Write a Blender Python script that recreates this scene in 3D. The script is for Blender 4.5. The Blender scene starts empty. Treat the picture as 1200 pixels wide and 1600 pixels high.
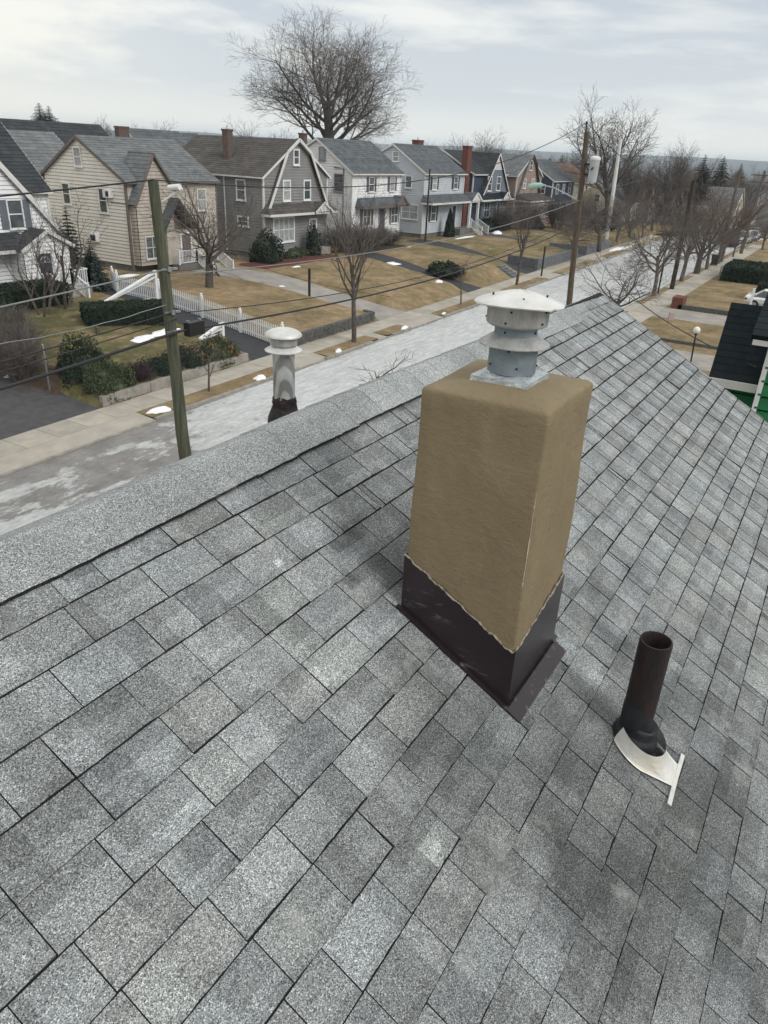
import bpy, math, random
import numpy as np
from mathutils import Vector, Matrix
R = math.radians
rnd = random.Random(7)
C = bpy.context.scene.collection
sc = bpy.context.scene

# ------------------------------------------------------------------ camera
F_PX, TH, RO, AZ = 1153.0, R(26.12), R(2.945), R(30.09)      # focal length in photo pixels, pitch, roll, heading left of the street
CAM = np.array([0.0, 0.0, 10.0])
_F = np.array([math.cos(TH)*math.cos(AZ), math.cos(TH)*math.sin(AZ), -math.sin(TH)])
_r0 = np.array([math.sin(AZ), -math.cos(AZ), 0]); _u0 = np.cross(_r0, _F)
_r = math.cos(RO)*_r0 + math.sin(RO)*_u0; _u = -math.sin(RO)*_r0 + math.cos(RO)*_u0
cd = bpy.data.cameras.new('camera'); cam = bpy.data.objects.new('camera', cd); C.objects.link(cam)
cam.matrix_world = Matrix(((_r[0], _u[0], -_F[0], 0), (_r[1], _u[1], -_F[1], 0), (_r[2], _u[2], -_F[2], 10.0), (0, 0, 0, 1)))
cd.sensor_fit = 'VERTICAL'; cd.sensor_height = 36; cd.lens = F_PX/1600*36
cd.clip_start = 0.05; cd.clip_end = 20000
sc.camera = cam

# ------------------------------------------------------------------ light
SUN_EL, SUN_AZ = R(40), R(-98)      # azimuth of the sun measured from +X towards +Y
sd = bpy.data.lights.new('sun', 'SUN'); sun = bpy.data.objects.new('sun', sd); C.objects.link(sun)
sd.energy = 1.35; sd.angle = R(25); sd.color = (1, 0.97, 0.92)
sdir = Vector((math.cos(SUN_EL)*math.cos(SUN_AZ), math.cos(SUN_EL)*math.sin(SUN_AZ), math.sin(SUN_EL)))
sun.rotation_euler = sdir.to_track_quat('Z', 'Y').to_euler(); sun.location = (0, 0, 60)
w = bpy.data.worlds.new('World'); sc.world = w; w.use_nodes = True
nt = w.node_tree; nt.nodes.clear()
def N(nt, t, **k):
    n = nt.nodes.new(t)
    for a, b in k.items(): setattr(n, a, b)
    return n
def ramp(nt, fac, stops, interp='LINEAR'):
    n = N(nt, 'ShaderNodeValToRGB'); cr = n.color_ramp; cr.interpolation = interp
    while len(cr.elements) < len(stops): cr.elements.new(0.5)
    for e, (p, c) in zip(cr.elements, stops):
        e.position = p; e.color = (c, c, c, 1) if isinstance(c, (int, float)) else (*c, 1)
    nt.links.new(fac, n.inputs[0]); return n.outputs[0]
def mixc(nt, f, a, b, mode='MIX'):
    n = N(nt, 'ShaderNodeMix', data_type='RGBA', blend_type=mode); n.clamp_factor = True
    for i, v in ((0, f), (6, a), (7, b)):
        if isinstance(v, (int, float)): n.inputs[i].default_value = v
        elif isinstance(v, tuple): n.inputs[i].default_value = (*v[:3], 1)
        else: nt.links.new(v, n.inputs[i])
    return n.outputs[2]
def mth(nt, op, a, b=0.0, c=None):
    n = N(nt, 'ShaderNodeMath', operation=op)
    for i, v in enumerate((a, b) if c is None else (a, b, c)):
        if isinstance(v, (int, float)): n.inputs[i].default_value = v
        else: nt.links.new(v, n.inputs[i])
    return n.outputs[0]
def noise(nt, vec, scale, detail=3, rough=0.5, dist=0.0, out=0):
    n = N(nt, 'ShaderNodeTexNoise'); n.inputs['Scale'].default_value = scale; n.inputs['Detail'].default_value = detail
    n.inputs['Roughness'].default_value = rough; n.inputs['Distortion'].default_value = dist
    nt.links.new(vec, n.inputs['Vector']); return n.outputs[out]
def mapping(nt, vec, scale=(1, 1, 1), rot=(0, 0, 0), loc=(0, 0, 0)):
    n = N(nt, 'ShaderNodeMapping'); n.inputs['Scale'].default_value = scale; n.inputs['Rotation'].default_value = rot
    n.inputs['Location'].default_value = loc; nt.links.new(vec, n.inputs['Vector']); return n.outputs[0]
tc = N(nt, 'ShaderNodeTexCoord'); sky = N(nt, 'ShaderNodeTexSky', sky_type='NISHITA')
sky.sun_disc = False; sky.sun_elevation = SUN_EL; sky.sun_rotation = R(90) - SUN_AZ
sep = N(nt, 'ShaderNodeSeparateXYZ'); nt.links.new(tc.outputs['Generated'], sep.inputs[0])
hz = sep.outputs[2]
cb = ramp(nt, hz, [(0.0, (0.66, 0.665, 0.63)), (0.05, (0.63, 0.64, 0.61)), (0.16, (0.62, 0.63, 0.61)), (0.3, (0.66, 0.665, 0.64)), (1.0, (0.80, 0.80, 0.785))])
# warm thin patch towards the far side of the street (away from the street axis)
side = mth(nt, 'MULTIPLY_ADD', sep.outputs[1], 1.0, mth(nt, 'MULTIPLY', sep.outputs[0], -0.75))
wf = mth(nt, 'MULTIPLY', ramp(nt, side, [(0.0, 0.0), (0.75, 1.0)]), ramp(nt, hz, [(0.0, 1.0), (0.35, 0.6), (0.7, 0.0)]))
cb = mixc(nt, wf, cb, (0.72, 0.69, 0.60))
v1 = mapping(nt, tc.outputs['Generated'], (1.5, 1.5, 9.0), (0, R(3), 0), (3.1, 1.0, 0.2))
n1 = noise(nt, v1, 1.5, 6, 0.55, 0.4)
st = ramp(nt, n1, [(0.40, 0.0), (0.52, 1.0)])
# blue-grey bank, strongest in a band 5 to 20 degrees up
band = ramp(nt, hz, [(0.02, 0.0), (0.06, 0.7), (0.155, 1.0), (0.19, 0.45), (0.3, 0.05)])
notwarm = ramp(nt, side, [(0.1, 1.0), (0.75, 0.25)])
cb = mixc(nt, mth(nt, 'MULTIPLY', mth(nt, 'MULTIPLY', st, band), mth(nt, 'MULTIPLY', notwarm, 0.9)), cb, (0.38, 0.42, 0.47))
n2 = noise(nt, mapping(nt, tc.outputs['Generated'], (2, 2, 14), (0, 0, 0), (0, 5, 0)), 2.2, 5, 0.6, 0.3)
br = ramp(nt, n2, [(0.55, 0.0), (0.75, 1.0)])
cb = mixc(nt, mth(nt, 'MULTIPLY', br, 0.35), cb, (0.80, 0.785, 0.74))
bgc = N(nt, 'ShaderNodeBackground'); nt.links.new(cb, bgc.inputs[0]); bgc.inputs[1].default_value = 1.24
bgs = N(nt, 'ShaderNodeBackground'); nt.links.new(sky.outputs[0], bgs.inputs[0]); bgs.inputs[1].default_value = 0.07
mxs = N(nt, 'ShaderNodeMixShader'); mxs.inputs[0].default_value = 0.93
wo = N(nt, 'ShaderNodeOutputWorld')
nt.links.new(bgs.outputs[0], mxs.inputs[1]); nt.links.new(bgc.outputs[0], mxs.inputs[2]); nt.links.new(mxs.outputs[0], wo.inputs[0])
sc.view_settings.view_transform = 'Standard'; sc.view_settings.look = 'None'; sc.view_settings.gamma = 1; sc.view_settings.exposure = 0.32
sc.view_settings.use_curve_mapping = False
sc.cycles.volume_bounces = 0; sc.cycles.max_bounces = 6; sc.cycles.diffuse_bounces = 2; sc.cycles.glossy_bounces = 2

# ------------------------------------------------------------------ helpers
def ray(x, y): return _F*F_PX + _r*(x-600) - _u*(y-800)
def onX(x, y, X): d = ray(x, y); return CAM + d*(X/d[0])
def mat(name, c1, c2=None, scale=4.0, rough=0.85, bump=0.0, bscale=None, metal=0.0, c3=None, lo=0.35, hi=0.65, stretch=(1, 1, 1), attr=False, fine=None, spec=0.3, detail=4):
    m = bpy.data.materials.new(name); m.use_nodes = True; t = m.node_tree; b = t.nodes['Principled BSDF']
    tcn = N(t, 'ShaderNodeTexCoord'); v = tcn.outputs['Object']
    if stretch != (1, 1, 1): v = mapping(t, v, stretch)
    c2 = c2 or tuple(x*0.8 for x in c1)
    f = ramp(t, noise(t, v, scale, detail, 0.55), [(lo, 0.0), (hi, 1.0)])
    col = mixc(t, f, c1, c2)
    if c3: col = mixc(t, ramp(t, noise(t, mapping(t, v, loc=(9, 4, 2)), scale*0.37, 4, 0.6), [(0.5, 0.0), (0.68, 1.0)]), col, c3)
    if fine:
        fn = noise(t, v, fine[0], 2, 0.6); col = mixc(t, 1.0, col, ramp(t, fn, [(0.3, 1-fine[1]), (0.7, 1.0)]), 'MULTIPLY')
    if attr:
        a = N(t, 'ShaderNodeAttribute', attribute_name='tone'); col = mixc(t, 1.0, col, a.outputs['Color'], 'MULTIPLY')
    t.links.new(col, b.inputs['Base Color']); b.inputs['Roughness'].default_value = rough; b.inputs['Metallic'].default_value = metal
    b.inputs['Specular IOR Level'].default_value = spec
    if bump:
        bn = N(t, 'ShaderNodeBump'); bn.inputs['Strength'].default_value = bump; bn.inputs['Distance'].default_value = 0.02
        t.links.new(noise(t, v, bscale or scale*4, 4, 0.6), bn.inputs['Height']); t.links.new(bn.outputs[0], b.inputs['Normal'])
    return m
class MB:
    def __init__(s): s.v = []; s.f = []; s.t = []
    def face(s, pts, tone=None):
        i = len(s.v); s.v += [tuple(map(float, p)) for p in pts]; s.f.append(tuple(range(i, i+len(pts)))); s.t.append(tone)
    def hull8(s, p, tone=None):     # p: four bottom corners then four top corners
        i = len(s.v); s.v += [tuple(map(float, q)) for q in p]
        for f in ((3, 2, 1, 0), (4, 5, 6, 7), (0, 1, 5, 4), (1, 2, 6, 5), (2, 3, 7, 6), (3, 0, 4, 7)):
            s.f.append(tuple(i+k for k in f)); s.t.append(tone)
    def box(s, x0, x1, y0, y1, z0, z1, tone=None):
        x0, x1 = sorted((x0, x1)); y0, y1 = sorted((y0, y1)); z0, z1 = sorted((z0, z1))
        s.hull8([(x0, y0, z0), (x1, y0, z0), (x1, y1, z0), (x0, y1, z0), (x0, y0, z1), (x1, y0, z1), (x1, y1, z1), (x0, y1, z1)], tone)
    def bar(s, a, b, wd, h=None, up=(0, 0, 1)):
        a, b = Vector(a), Vector(b); h = h or wd; d = (b-a).normalized(); u = Vector(up)
        if abs(d.dot(u)) > 0.98: u = Vector((1, 0, 0))
        sd_ = d.cross(u).normalized()*wd/2; uu = sd_.normalized().cross(d).normalized()*h/2
        s.hull8([a-sd_-uu, a+sd_-uu, b+sd_-uu, b-sd_-uu, a-sd_+uu, a+sd_+uu, b+sd_+uu, b-sd_+uu])
    def tube(s, pts, rad, n=8, cap=True):
        pts = [Vector(p) for p in pts]; rad = rad if isinstance(rad, (list, tuple)) else [rad]*len(pts)
        base = len(s.v); prev = None
        for i, p in enumerate(pts):
            d = (pts[min(i+1, len(pts)-1)]-pts[max(i-1, 0)]).normalized()
            if prev is None:
                a = d.cross(Vector((0, 0, 1)))
                a = Vector((1, 0, 0)) if a.length < 1e-3 else a.normalized()
            else:
                a = prev - d*prev.dot(d); a = a.normalized() if a.length > 1e-6 else Vector((1, 0, 0))
            prev = a; b = d.cross(a)
            for k in range(n):
                t = 2*math.pi*k/n; s.v.append(tuple(p+(a*math.cos(t)+b*math.sin(t))*rad[i]))
        for i in range(len(pts)-1):
            for k in range(n):
                q = base+i*n; s.f.append((q+k, q+(k+1) % n, q+n+(k+1) % n, q+n+k)); s.t.append(None)
        if cap:
            s.f.append(tuple(base+k for k in range(n))[::-1]); s.t.append(None)
            q = base+(len(pts)-1)*n; s.f.append(tuple(q+k for k in range(n))); s.t.append(None)
    def lathe(s, prof, c=(0, 0, 0), n=32, wob=0.0, axis=None):
        base = len(s.v); A = axis or Matrix.Identity(3)
        for j, (r, z) in enumerate(prof):
            for k in range(n):
                t = 2*math.pi*k/n; rr = r*(1+wob*math.sin(3*t+j)+wob*0.6*math.sin(7*t+2*j))
                q = A @ Vector((rr*math.cos(t), rr*math.sin(t), z)); s.v.append((c[0]+q.x, c[1]+q.y, c[2]+q.z))
        for j in range(len(prof)-1):
            for k in range(n):
                q = base+j*n; s.f.append((q+k, q+(k+1) % n, q+n+(k+1) % n, q+n+k)); s.t.append(None)
    def build(s, name, m, parent=None, smooth=False, origin=None):
        me = bpy.data.meshes.new(name); v = s.v
        if origin is not None: v = [(a-origin[0], b-origin[1], c-origin[2]) for a, b, c in v]
        me.from_pydata(v, [], s.f); me.materials.append(m)
        if any(t is not None for t in s.t):
            ca = me.color_attributes.new('tone', 'FLOAT_COLOR', 'CORNER'); arr = []
            for f, t in zip(s.f, s.t):
                t = 1.0 if t is None else t
                t = (t, t, t) if isinstance(t, (int, float)) else t
                arr += [t[0], t[1], t[2], 1.0]*len(f)
            ca.data.foreach_set('color', arr)
        if smooth: me.polygons.foreach_set('use_smooth', [True]*len(me.polygons))
        if smooth: me.set_sharp_from_angle(angle=R(42))
        me.update(); o = bpy.data.objects.new(name, me); C.objects.link(o)
        if parent is not None: o.parent = parent; 
        if origin is not None and parent is None: o.location = origin
        return o
def tag(o, label=None, cat=None, group=None, kind=None):
    if label: o['label'] = label
    if cat: o['category'] = cat
    if group: o['group'] = group
    if kind: o['kind'] = kind
    return o
def empty(name, label, cat, loc=(0, 0, 0), group=None, rz=0):
    o = bpy.data.objects.new(name, None); C.objects.link(o); o.location = loc; o.rotation_euler = (0, 0, rz); o.empty_display_size = 0.2
    return tag(o, label, cat, group)
def wpart(mb, name, m, parent, smooth=False):      # mesh in world coordinates under an Empty at parent.location
    L = parent.location; mb.v = [(a-L[0], b-L[1], c-L[2]) for a, b, c in mb.v]
    return mb.build(name, m, parent, smooth)
def subpart(mb, name, m, part, smooth=False):
    g = part.parent; L = g.location; mb.v = [(a-L[0], b-L[1], c-L[2]) for a, b, c in mb.v]
    return mb.build(name, m, part, smooth)
def copy_tree(o, parent=None):
    c = o.copy(); C.objects.link(c); c.parent = parent
    for ch in list(o.children): copy_tree(ch, c)
    return c

# ------------------------------------------------------------------ materials
M = {}
M['asphalt'] = mat('asphalt', (0.085, 0.085, 0.09), (0.06, 0.06, 0.065), 3, bump=0.3, bscale=60, fine=(120, 0.3))
M['blacktop'] = mat('blacktop', (0.050, 0.053, 0.06), (0.036, 0.038, 0.044), 2, bump=0.3, bscale=60, fine=(90, 0.3))
M['concrete'] = mat('concrete', (0.40, 0.37, 0.32), (0.31, 0.285, 0.25), 1.2, bump=0.2, bscale=30, fine=(40, 0.15), c3=(0.36, 0.34, 0.30))
M['concrete_drive'] = mat('concrete drive', (0.33, 0.31, 0.28), (0.24, 0.225, 0.21), 0.8, bump=0.2, bscale=30, fine=(40, 0.2))
M['curb'] = mat('curb stone', (0.30, 0.28, 0.25), (0.20, 0.19, 0.17), 2, bump=0.3, bscale=20)
M['stone'] = mat('stone wall', (0.13, 0.13, 0.125), (0.07, 0.072, 0.07), 6, bump=0.8, bscale=14, fine=(25, 0.3))
M['block'] = mat('concrete block wall', (0.15, 0.16, 0.175), (0.10, 0.108, 0.12), 4, bump=0.5, bscale=14)
M['paleblock'] = mat('pale kerb block', (0.30, 0.285, 0.26), (0.20, 0.19, 0.17), 3, bump=0.4, bscale=14)
M['soil'] = mat('leaf litter', (0.10, 0.068, 0.045), (0.055, 0.038, 0.028), 8, bump=0.8, bscale=40, fine=(60, 0.5))
M['mulch'] = mat('red mulch', (0.13, 0.04, 0.03), (0.07, 0.025, 0.02), 12, bump=0.8, bscale=40)
M['white'] = mat('white paint', (0.72, 0.74, 0.75), (0.62, 0.64, 0.66), 3, rough=0.6)
M['snow'] = mat('old snow', (0.80, 0.82, 0.84), (0.66, 0.67, 0.68), 5, bump=0.6, bscale=12, rough=0.7)
M['glass'] = mat('window glass', (0.035, 0.045, 0.055), (0.10, 0.12, 0.13), 1.3, rough=0.12, spec=0.6)
M['curtain'] = mat('window blind behind glass', (0.38, 0.40, 0.41), (0.24, 0.26, 0.27), 2, rough=0.25, spec=0.5)
M['greentrim'] = mat('dark shutter', (0.035, 0.05, 0.06), None, 2, rough=0.6)
M['plum'] = mat('plum grey shutter', (0.10, 0.095, 0.125), None, 2, rough=0.6)
M['slateshutter'] = mat('slate shutter', (0.13, 0.15, 0.18), None, 2, rough=0.6)
M['brick'] = mat('red brick', (0.17, 0.062, 0.05), (0.10, 0.04, 0.035), 8, bump=0.5, bscale=30)
M['brownbrick'] = mat('brown brick', (0.14, 0.10, 0.085), (0.09, 0.066, 0.058), 8, bump=0.5, bscale=30)
M['metal'] = mat('galvanised metal', (0.42, 0.45, 0.47), (0.30, 0.32, 0.34), 14, rough=0.42, metal=0.75, bump=0.08, bscale=30)
M['darkmetal'] = mat('black metal', (0.02, 0.02, 0.022), None, 4, rough=0.5)
M['cable'] = mat('black cable', (0.022, 0.022, 0.025), None, 4, rough=0.6)
M['steelcable'] = mat('grey steel strand', (0.20, 0.21, 0.22), None, 4, rough=0.5)
M['bluedoor'] = mat('dark blue door paint', (0.022, 0.035, 0.07), None, 2, rough=0.45)
M['bark'] = mat('grey brown bark', (0.105, 0.09, 0.08), (0.055, 0.048, 0.043), 6, bump=0.6, bscale=20)
M['twig'] = mat('fine twigs', (0.125, 0.108, 0.098), (0.08, 0.07, 0.065), 3)
M['palebark'] = mat('pale bark', (0.16, 0.135, 0.12), (0.08, 0.066, 0.06), 4, bump=0.4, bscale=20)
M['redtwig'] = mat('reddish twigs', (0.155, 0.115, 0.10), (0.10, 0.078, 0.07), 1)
M['poleg'] = mat('treated pole wood', (0.135, 0.145, 0.10), (0.065, 0.078, 0.055), 5, bump=0.7, bscale=22, stretch=(4, 4, 0.25), c3=(0.075, 0.07, 0.05), fine=(40, 0.45))
M['poleb'] = mat('weathered pole wood', (0.15, 0.12, 0.09), (0.085, 0.068, 0.052), 5, bump=0.7, bscale=22, stretch=(4, 4, 0.3), fine=(40, 0.4))

# ------------------------------------------------------------------ setting: ground, street
HAZE_TOP = 190
def drop(X): return -min(max(X-125, 0)*0.032, 5.2)
def YC(X): return 21.6 + 0.03*(min(X, 140)-18)                 # far kerb line
def drive_h(Y, y0): t = min(max((Y-y0)/11.5, 0), 1); return 0.125 + 1.15*(t*t*(3-2*t)*0.5+t*0.5)
DR = [(4, 18.6, 0, 18.6, 'asphalt'), (28.3, 31.2, 31.4, 35.0, 'blacktop'), (41.2, 44.9, 41.4, 45.2, 'concrete_drive'), (55.2, 57.9, 59.6, 62.4, 'blacktop'), (68.6, 71.4, 73.3, 76.6, 'blacktop'),
      (86, 89, 87.5, 90.8, 'asphalt'), (100, 103, 101, 104, 'asphalt'), (113, 116, 114, 117, 'asphalt')]
def inner(X): return YC(X) + 2.62
def drive_span(d, Y, X=None):
    t = min(max((Y-24.4)/15.6, 0), 1); return d[0]+(d[2]-d[0])*t, d[1]+(d[3]-d[1])*t
BANK = [(18.6, 28.3, 0.42, 0.25), (31.2, 41.2, 0.5, 0.3), (44.9, 55.2, 0.42, 2.2), (57.9, 68.6, 0.85, 2.6), (71.4, 86, 0.8, 0.35), (89, 100, 0.75, 0.35), (103, 113, 0.5, 0.5), (116, 400, 0.3, 2)]
def far_h(X, Y): return far_h0(X, Y)+drop(X)
def far_h0(X, Y):
    y0 = inner(X); h = drive_h(Y, y0)
    for d in DR:
        a, b = drive_span(d, Y)
        if a-0.05 <= X <= b+0.05: return h-0.03
    best = 0.3
    for a, b, hh, wd in BANK:
        if X <= b+6 and X >= a-1:
            d0 = min([abs(X-e) for d in DR for e in drive_span(d, Y)])
            k = min(max((Y-y0-0.02)/wd, 0), 1); k = k*k*(3-2*k)
            side_ = min(max((d0-0.05)/(0.3 if hh < 0.6 else 1.4), 0), 1)
            fade = 1-min(max((Y-y0-3)/10.0, 0), 1)
            bb = hh*k*side_*fade
            if a-0.5 <= X <= b+5: best = bb
            if X <= b: break
    return h + best
def grid_mesh(xs, ys, hf, name, m):
    mb = MB(); nx = len(xs)
    for y in ys:
        for x in xs: mb.v.append((x, y if not callable(y) else y(x), hf(x, y)))
    for j in range(len(ys)-1):
        for i in range(nx-1):
            q = j*nx+i; mb.f.append((q, q+1, q+1+nx, q+nx)); mb.t.append(None)
    return mb
# dormant lawn: tan and olive with greener patches near the left
def lawn_mat(name, green):
    m = bpy.data.materials.new(name); m.use_nodes = True; t = m.node_tree; b = t.nodes['Principled BSDF']
    v = N(t, 'ShaderNodeTexCoord').outputs['Object']
    a = ramp(t, noise(t, v, 0.35, 5, 0.6), [(0.35, 0.0), (0.62, 1.0)])
    tan = mixc(t, ramp(t, noise(t, v, 2.5, 4, 0.6), [(0.35, 0.0), (0.65, 1.0)]), (0.39, 0.285, 0.17), (0.28, 0.21, 0.13))
    olive = mixc(t, ramp(t, noise(t, v, 3.5, 4, 0.6), [(0.35, 0.0), (0.65, 1.0)]), (0.14, 0.13, 0.06), (0.10, 0.10, 0.048))
    sx = N(t, 'ShaderNodeSeparateXYZ'); t.links.new(v, sx.inputs[0])
    if green: # lawn further along the street is more dormant
        gx = ramp(t, mth(t, 'MULTIPLY', sx.outputs[0], 1/100.0), [(0.27, 1.0), (0.315, 0.25), (0.45, 0.3), (0.48, 0.42), (0.6, 0.4), (0.8, 0.65), (1.0, 0.6)])
        gf = mth(t, 'ADD', mth(t, 'MULTIPLY', a, 0.75), mth(t, 'SUBTRACT', gx, 0.5))
    else: gf = mth(t, 'MULTIPLY', a, 0.6)
    col = mixc(t, gf, tan, olive)
    pt = noise(t, mapping(t, v, loc=(7, 1, 3)), 1.1, 6, 0.7); col = mixc(t, 1.0, col, ramp(t, pt, [(0.3, 0.72), (0.7, 1.22)]), 'MULTIPLY')
    str_ = ramp(t, noise(t, mapping(t, v, loc=(2, 9, 3)), 0.8, 5, 0.65), [(0.52, 0.0), (0.66, 0.55)]); col = mixc(t, str_, col, (0.40, 0.31, 0.19))
    fn = noise(t, mapping(t, v, (1, 1, 1)), 30, 4, 0.8)
    col = mixc(t, 1.0, col, ramp(t, fn, [(0.32, 0.55), (0.68, 1.1)]), 'MULTIPLY')
    t.links.new(col, b.inputs['Base Color']); b.inputs['Roughness'].default_value = 0.95; b.inputs['Specular IOR Level'].default_value = 0.1
    bn = N(t, 'ShaderNodeBump'); bn.inputs['Strength'].default_value = 0.8; bn.inputs['Distance'].default_value = 0.05
    t.links.new(fn, bn.inputs['Height']); t.links.new(bn.outputs[0], b.inputs['Normal'])
    return m
M['lawn'] = lawn_mat('dormant lawn', True); M['lawn_tan'] = lawn_mat('tan lawn', False)
# whole countryside
mb = MB(); mb.face([(-1480, -3480, -5.6), (5580, -3480, -5.6), (5580, 5580, -5.6), (-1480, 5580, -5.6)])
M['country'] = mat('distant ground', (0.11, 0.085, 0.065), (0.06, 0.055, 0.045), 0.02, fine=(0.3, 0.5))
tag(mb.build('ground', M['country']), kind='structure')
xs = sorted(set([round(-30+0.5*i, 2) for i in range(0, 300)] + [x + e for d in DR for x in (d[0], d[1]) for e in (-.06, .06)] + [130, 150, 180, 230, 320, 500]))
ts = [0, 0.02, 0.25, 0.5, 0.8, 1.2, 1.6, 2, 2.6, 3.2, 4, 5, 6, 7, 8, 9, 10, 11, 12, 13.5, 15, 17, 20, 30, 60, 120, 300, 500]
mb = MB(); nx = len(xs)
for t_ in ts:
    for x in xs: mb.v.append((x, inner(x)+t_, far_h(x, inner(x)+t_)))
for j in range(len(ts)-1):
    for i in range(nx-1):
        q = j*nx+i; mb.f.append((q, q+1, q+1+nx, q+nx)); mb.t.append(None)
tag(mb.build('far_lawns', M['lawn'], smooth=False), kind='structure')
# far driveways as separate sheets
for k, d in enumerate(DR):
    mb = MB(); Ys = [24.0]+[24.4+0.75*i for i in range(0, 24)]
    for j in range(len(Ys)-1):
        P_ = []
        for Y in (Ys[j], Ys[j+1]):
            a, b = drive_span(d, Y); P_.append((a, b, Y))
        (a0, b0, Y0), (a1, b1, Y1) = P_
        def q(x, Y): yy = max(Y, inner(x)); return (x, yy, drive_h(yy, inner(x))+0.004)
        if max(Y0, Y1) <= inner(b0): continue
        n_ = 4
        for i in range(n_):
            xa, xb = a0+(b0-a0)*i/n_, a0+(b0-a0)*(i+1)/n_; xc, xd = a1+(b1-a1)*i/n_, a1+(b1-a1)*(i+1)/n_
            mb.face([q(xa, Y0), q(xb, Y0), q(xd, Y1), q(xc, Y1)])
    tag(mb.build('driveway', M[d[4]]), kind='structure')
# road: asphalt under thin salt and ice
def road_mat():
    m = bpy.data.materials.new('icy street'); m.use_nodes = True; t = m.node_tree; b = t.nodes['Principled BSDF']
    v = N(t, 'ShaderNodeTexCoord').outputs['Object']; sx = N(t, 'ShaderNodeSeparateXYZ'); t.links.new(v, sx.inputs[0])
    grey = mixc(t, ramp(t, noise(t, v, 0.9, 7, 0.65), [(0.35, 0.0), (0.65, 1.0)]), (0.24, 0.23, 0.22), (0.155, 0.15, 0.146))
    ice = mixc(t, ramp(t, noise(t, mapping(t, v, (0.5, 2.2, 1)), 1.6, 8, 0.72), [(0.36, 0.0), (0.64, 1.0)]), (0.56, 0.575, 0.58), (0.37, 0.385, 0.39))
    n1 = noise(t, mapping(t, v, (0.5, 1, 1)), 0.62, 12, 0.76, 0.2)
    xf = ramp(t, mth(t, 'MULTIPLY', sx.outputs[0], 0.01), [(0.10, 0.06), (0.135, 0.03), (0.17, 0.0), (0.205, 0.13), (0.25, 0.30), (0.55, 0.25), (0.8, 0.16), (1.0, 0.16)])
    yf = ramp(t, mth(t, 'MULTIPLY', mth(t, 'SUBTRACT', sx.outputs[1], 13.7), 0.12), [(0.0, 0.10), (0.45, 0.10), (0.72, 0.03), (0.88, 0.0), (0.97, 0.0)])
    ed_ = ramp(t, mth(t, 'SUBTRACT', mth(t, 'SUBTRACT', sx.outputs[1], mth(t, 'MULTIPLY', sx.outputs[0], 0.03)), 20.0), [(0.0, 0.0), (0.95, 0.06), (1.0, 0.16)])
    s = mth(t, 'SUBTRACT', mth(t, 'ADD', mth(t, 'ADD', n1, xf), yf), ed_)
    edge = ramp(t, s, [(0.565, 0.0), (0.60, 0.75), (0.78, 1.0)])
    vh = N(t, 'ShaderNodeTexVoronoi', feature='F1'); vh.inputs['Scale'].default_value = 1.5; t.links.new(mapping(t, v, (.7, 1, 1)), vh.inputs['Vector'])
    holes = ramp(t, mth(t, 'ADD', vh.outputs['Distance'], mth(t, 'MULTIPLY', noise(t, v, 5, 3, 0.6), 0.25)), [(0.24, 0.9), (0.30, 0.0)])
    edge = mth(t, 'MULTIPLY', edge, mth(t, 'SUBTRACT', 1.0, mth(t, 'MULTIPLY', holes, ramp(t, s, [(0.62, 1.0), (0.74, 0.0)]))))
    col = mixc(t, edge, grey, ice)
    col = mixc(t, 1.0, col, ramp(t, noise(t, mapping(t, v, (.7, 1, 1)), 5, 8, 0.75), [(0.35, 0.80), (0.62, 1.10)]), 'MULTIPLY')
    spk = ramp(t, noise(t, v, 45, 2, 0.6), [(0.3, 0.82), (0.7, 1.05)]); col = mixc(t, 1.0, col, spk, 'MULTIPLY')
    t.links.new(col, b.inputs['Base Color']); t.links.new(ramp(t, n1, [(0.4, 0.75), (0.6, 0.55)]), b.inputs['Roughness'])
    bn = N(t, 'ShaderNodeBump'); bn.inputs['Strength'].default_value = 0.4; bn.inputs['Distance'].default_value = 0.01
    t.links.new(noise(t, v, 30, 3, 0.6), bn.inputs['Height']); t.links.new(bn.outputs[0], b.inputs['Normal'])
    return m
M['road'] = road_mat()
mb = MB(); X_ = [-60, 0, 18, 40, 60, 80, 100, 125, 140, 152]
for a, b in zip(X_[:-1], X_[1:]): mb.face([(a, 13.75, drop(a)), (b, 13.75, drop(b)), (b, YC(b), drop(b)), (a, YC(a), drop(a))])
tag(mb.build('road', M['road']), kind='structure')
# cross street where the view of the road ends
mb = MB(); mb.face([(138, -80, drop(141)+.03), (146, -80, drop(141)+.03), (146, 13.7, drop(141)+.03), (138, 13.7, drop(141)+.03)]); tag(mb.build('cross_street', M['road']), kind='structure')
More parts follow.
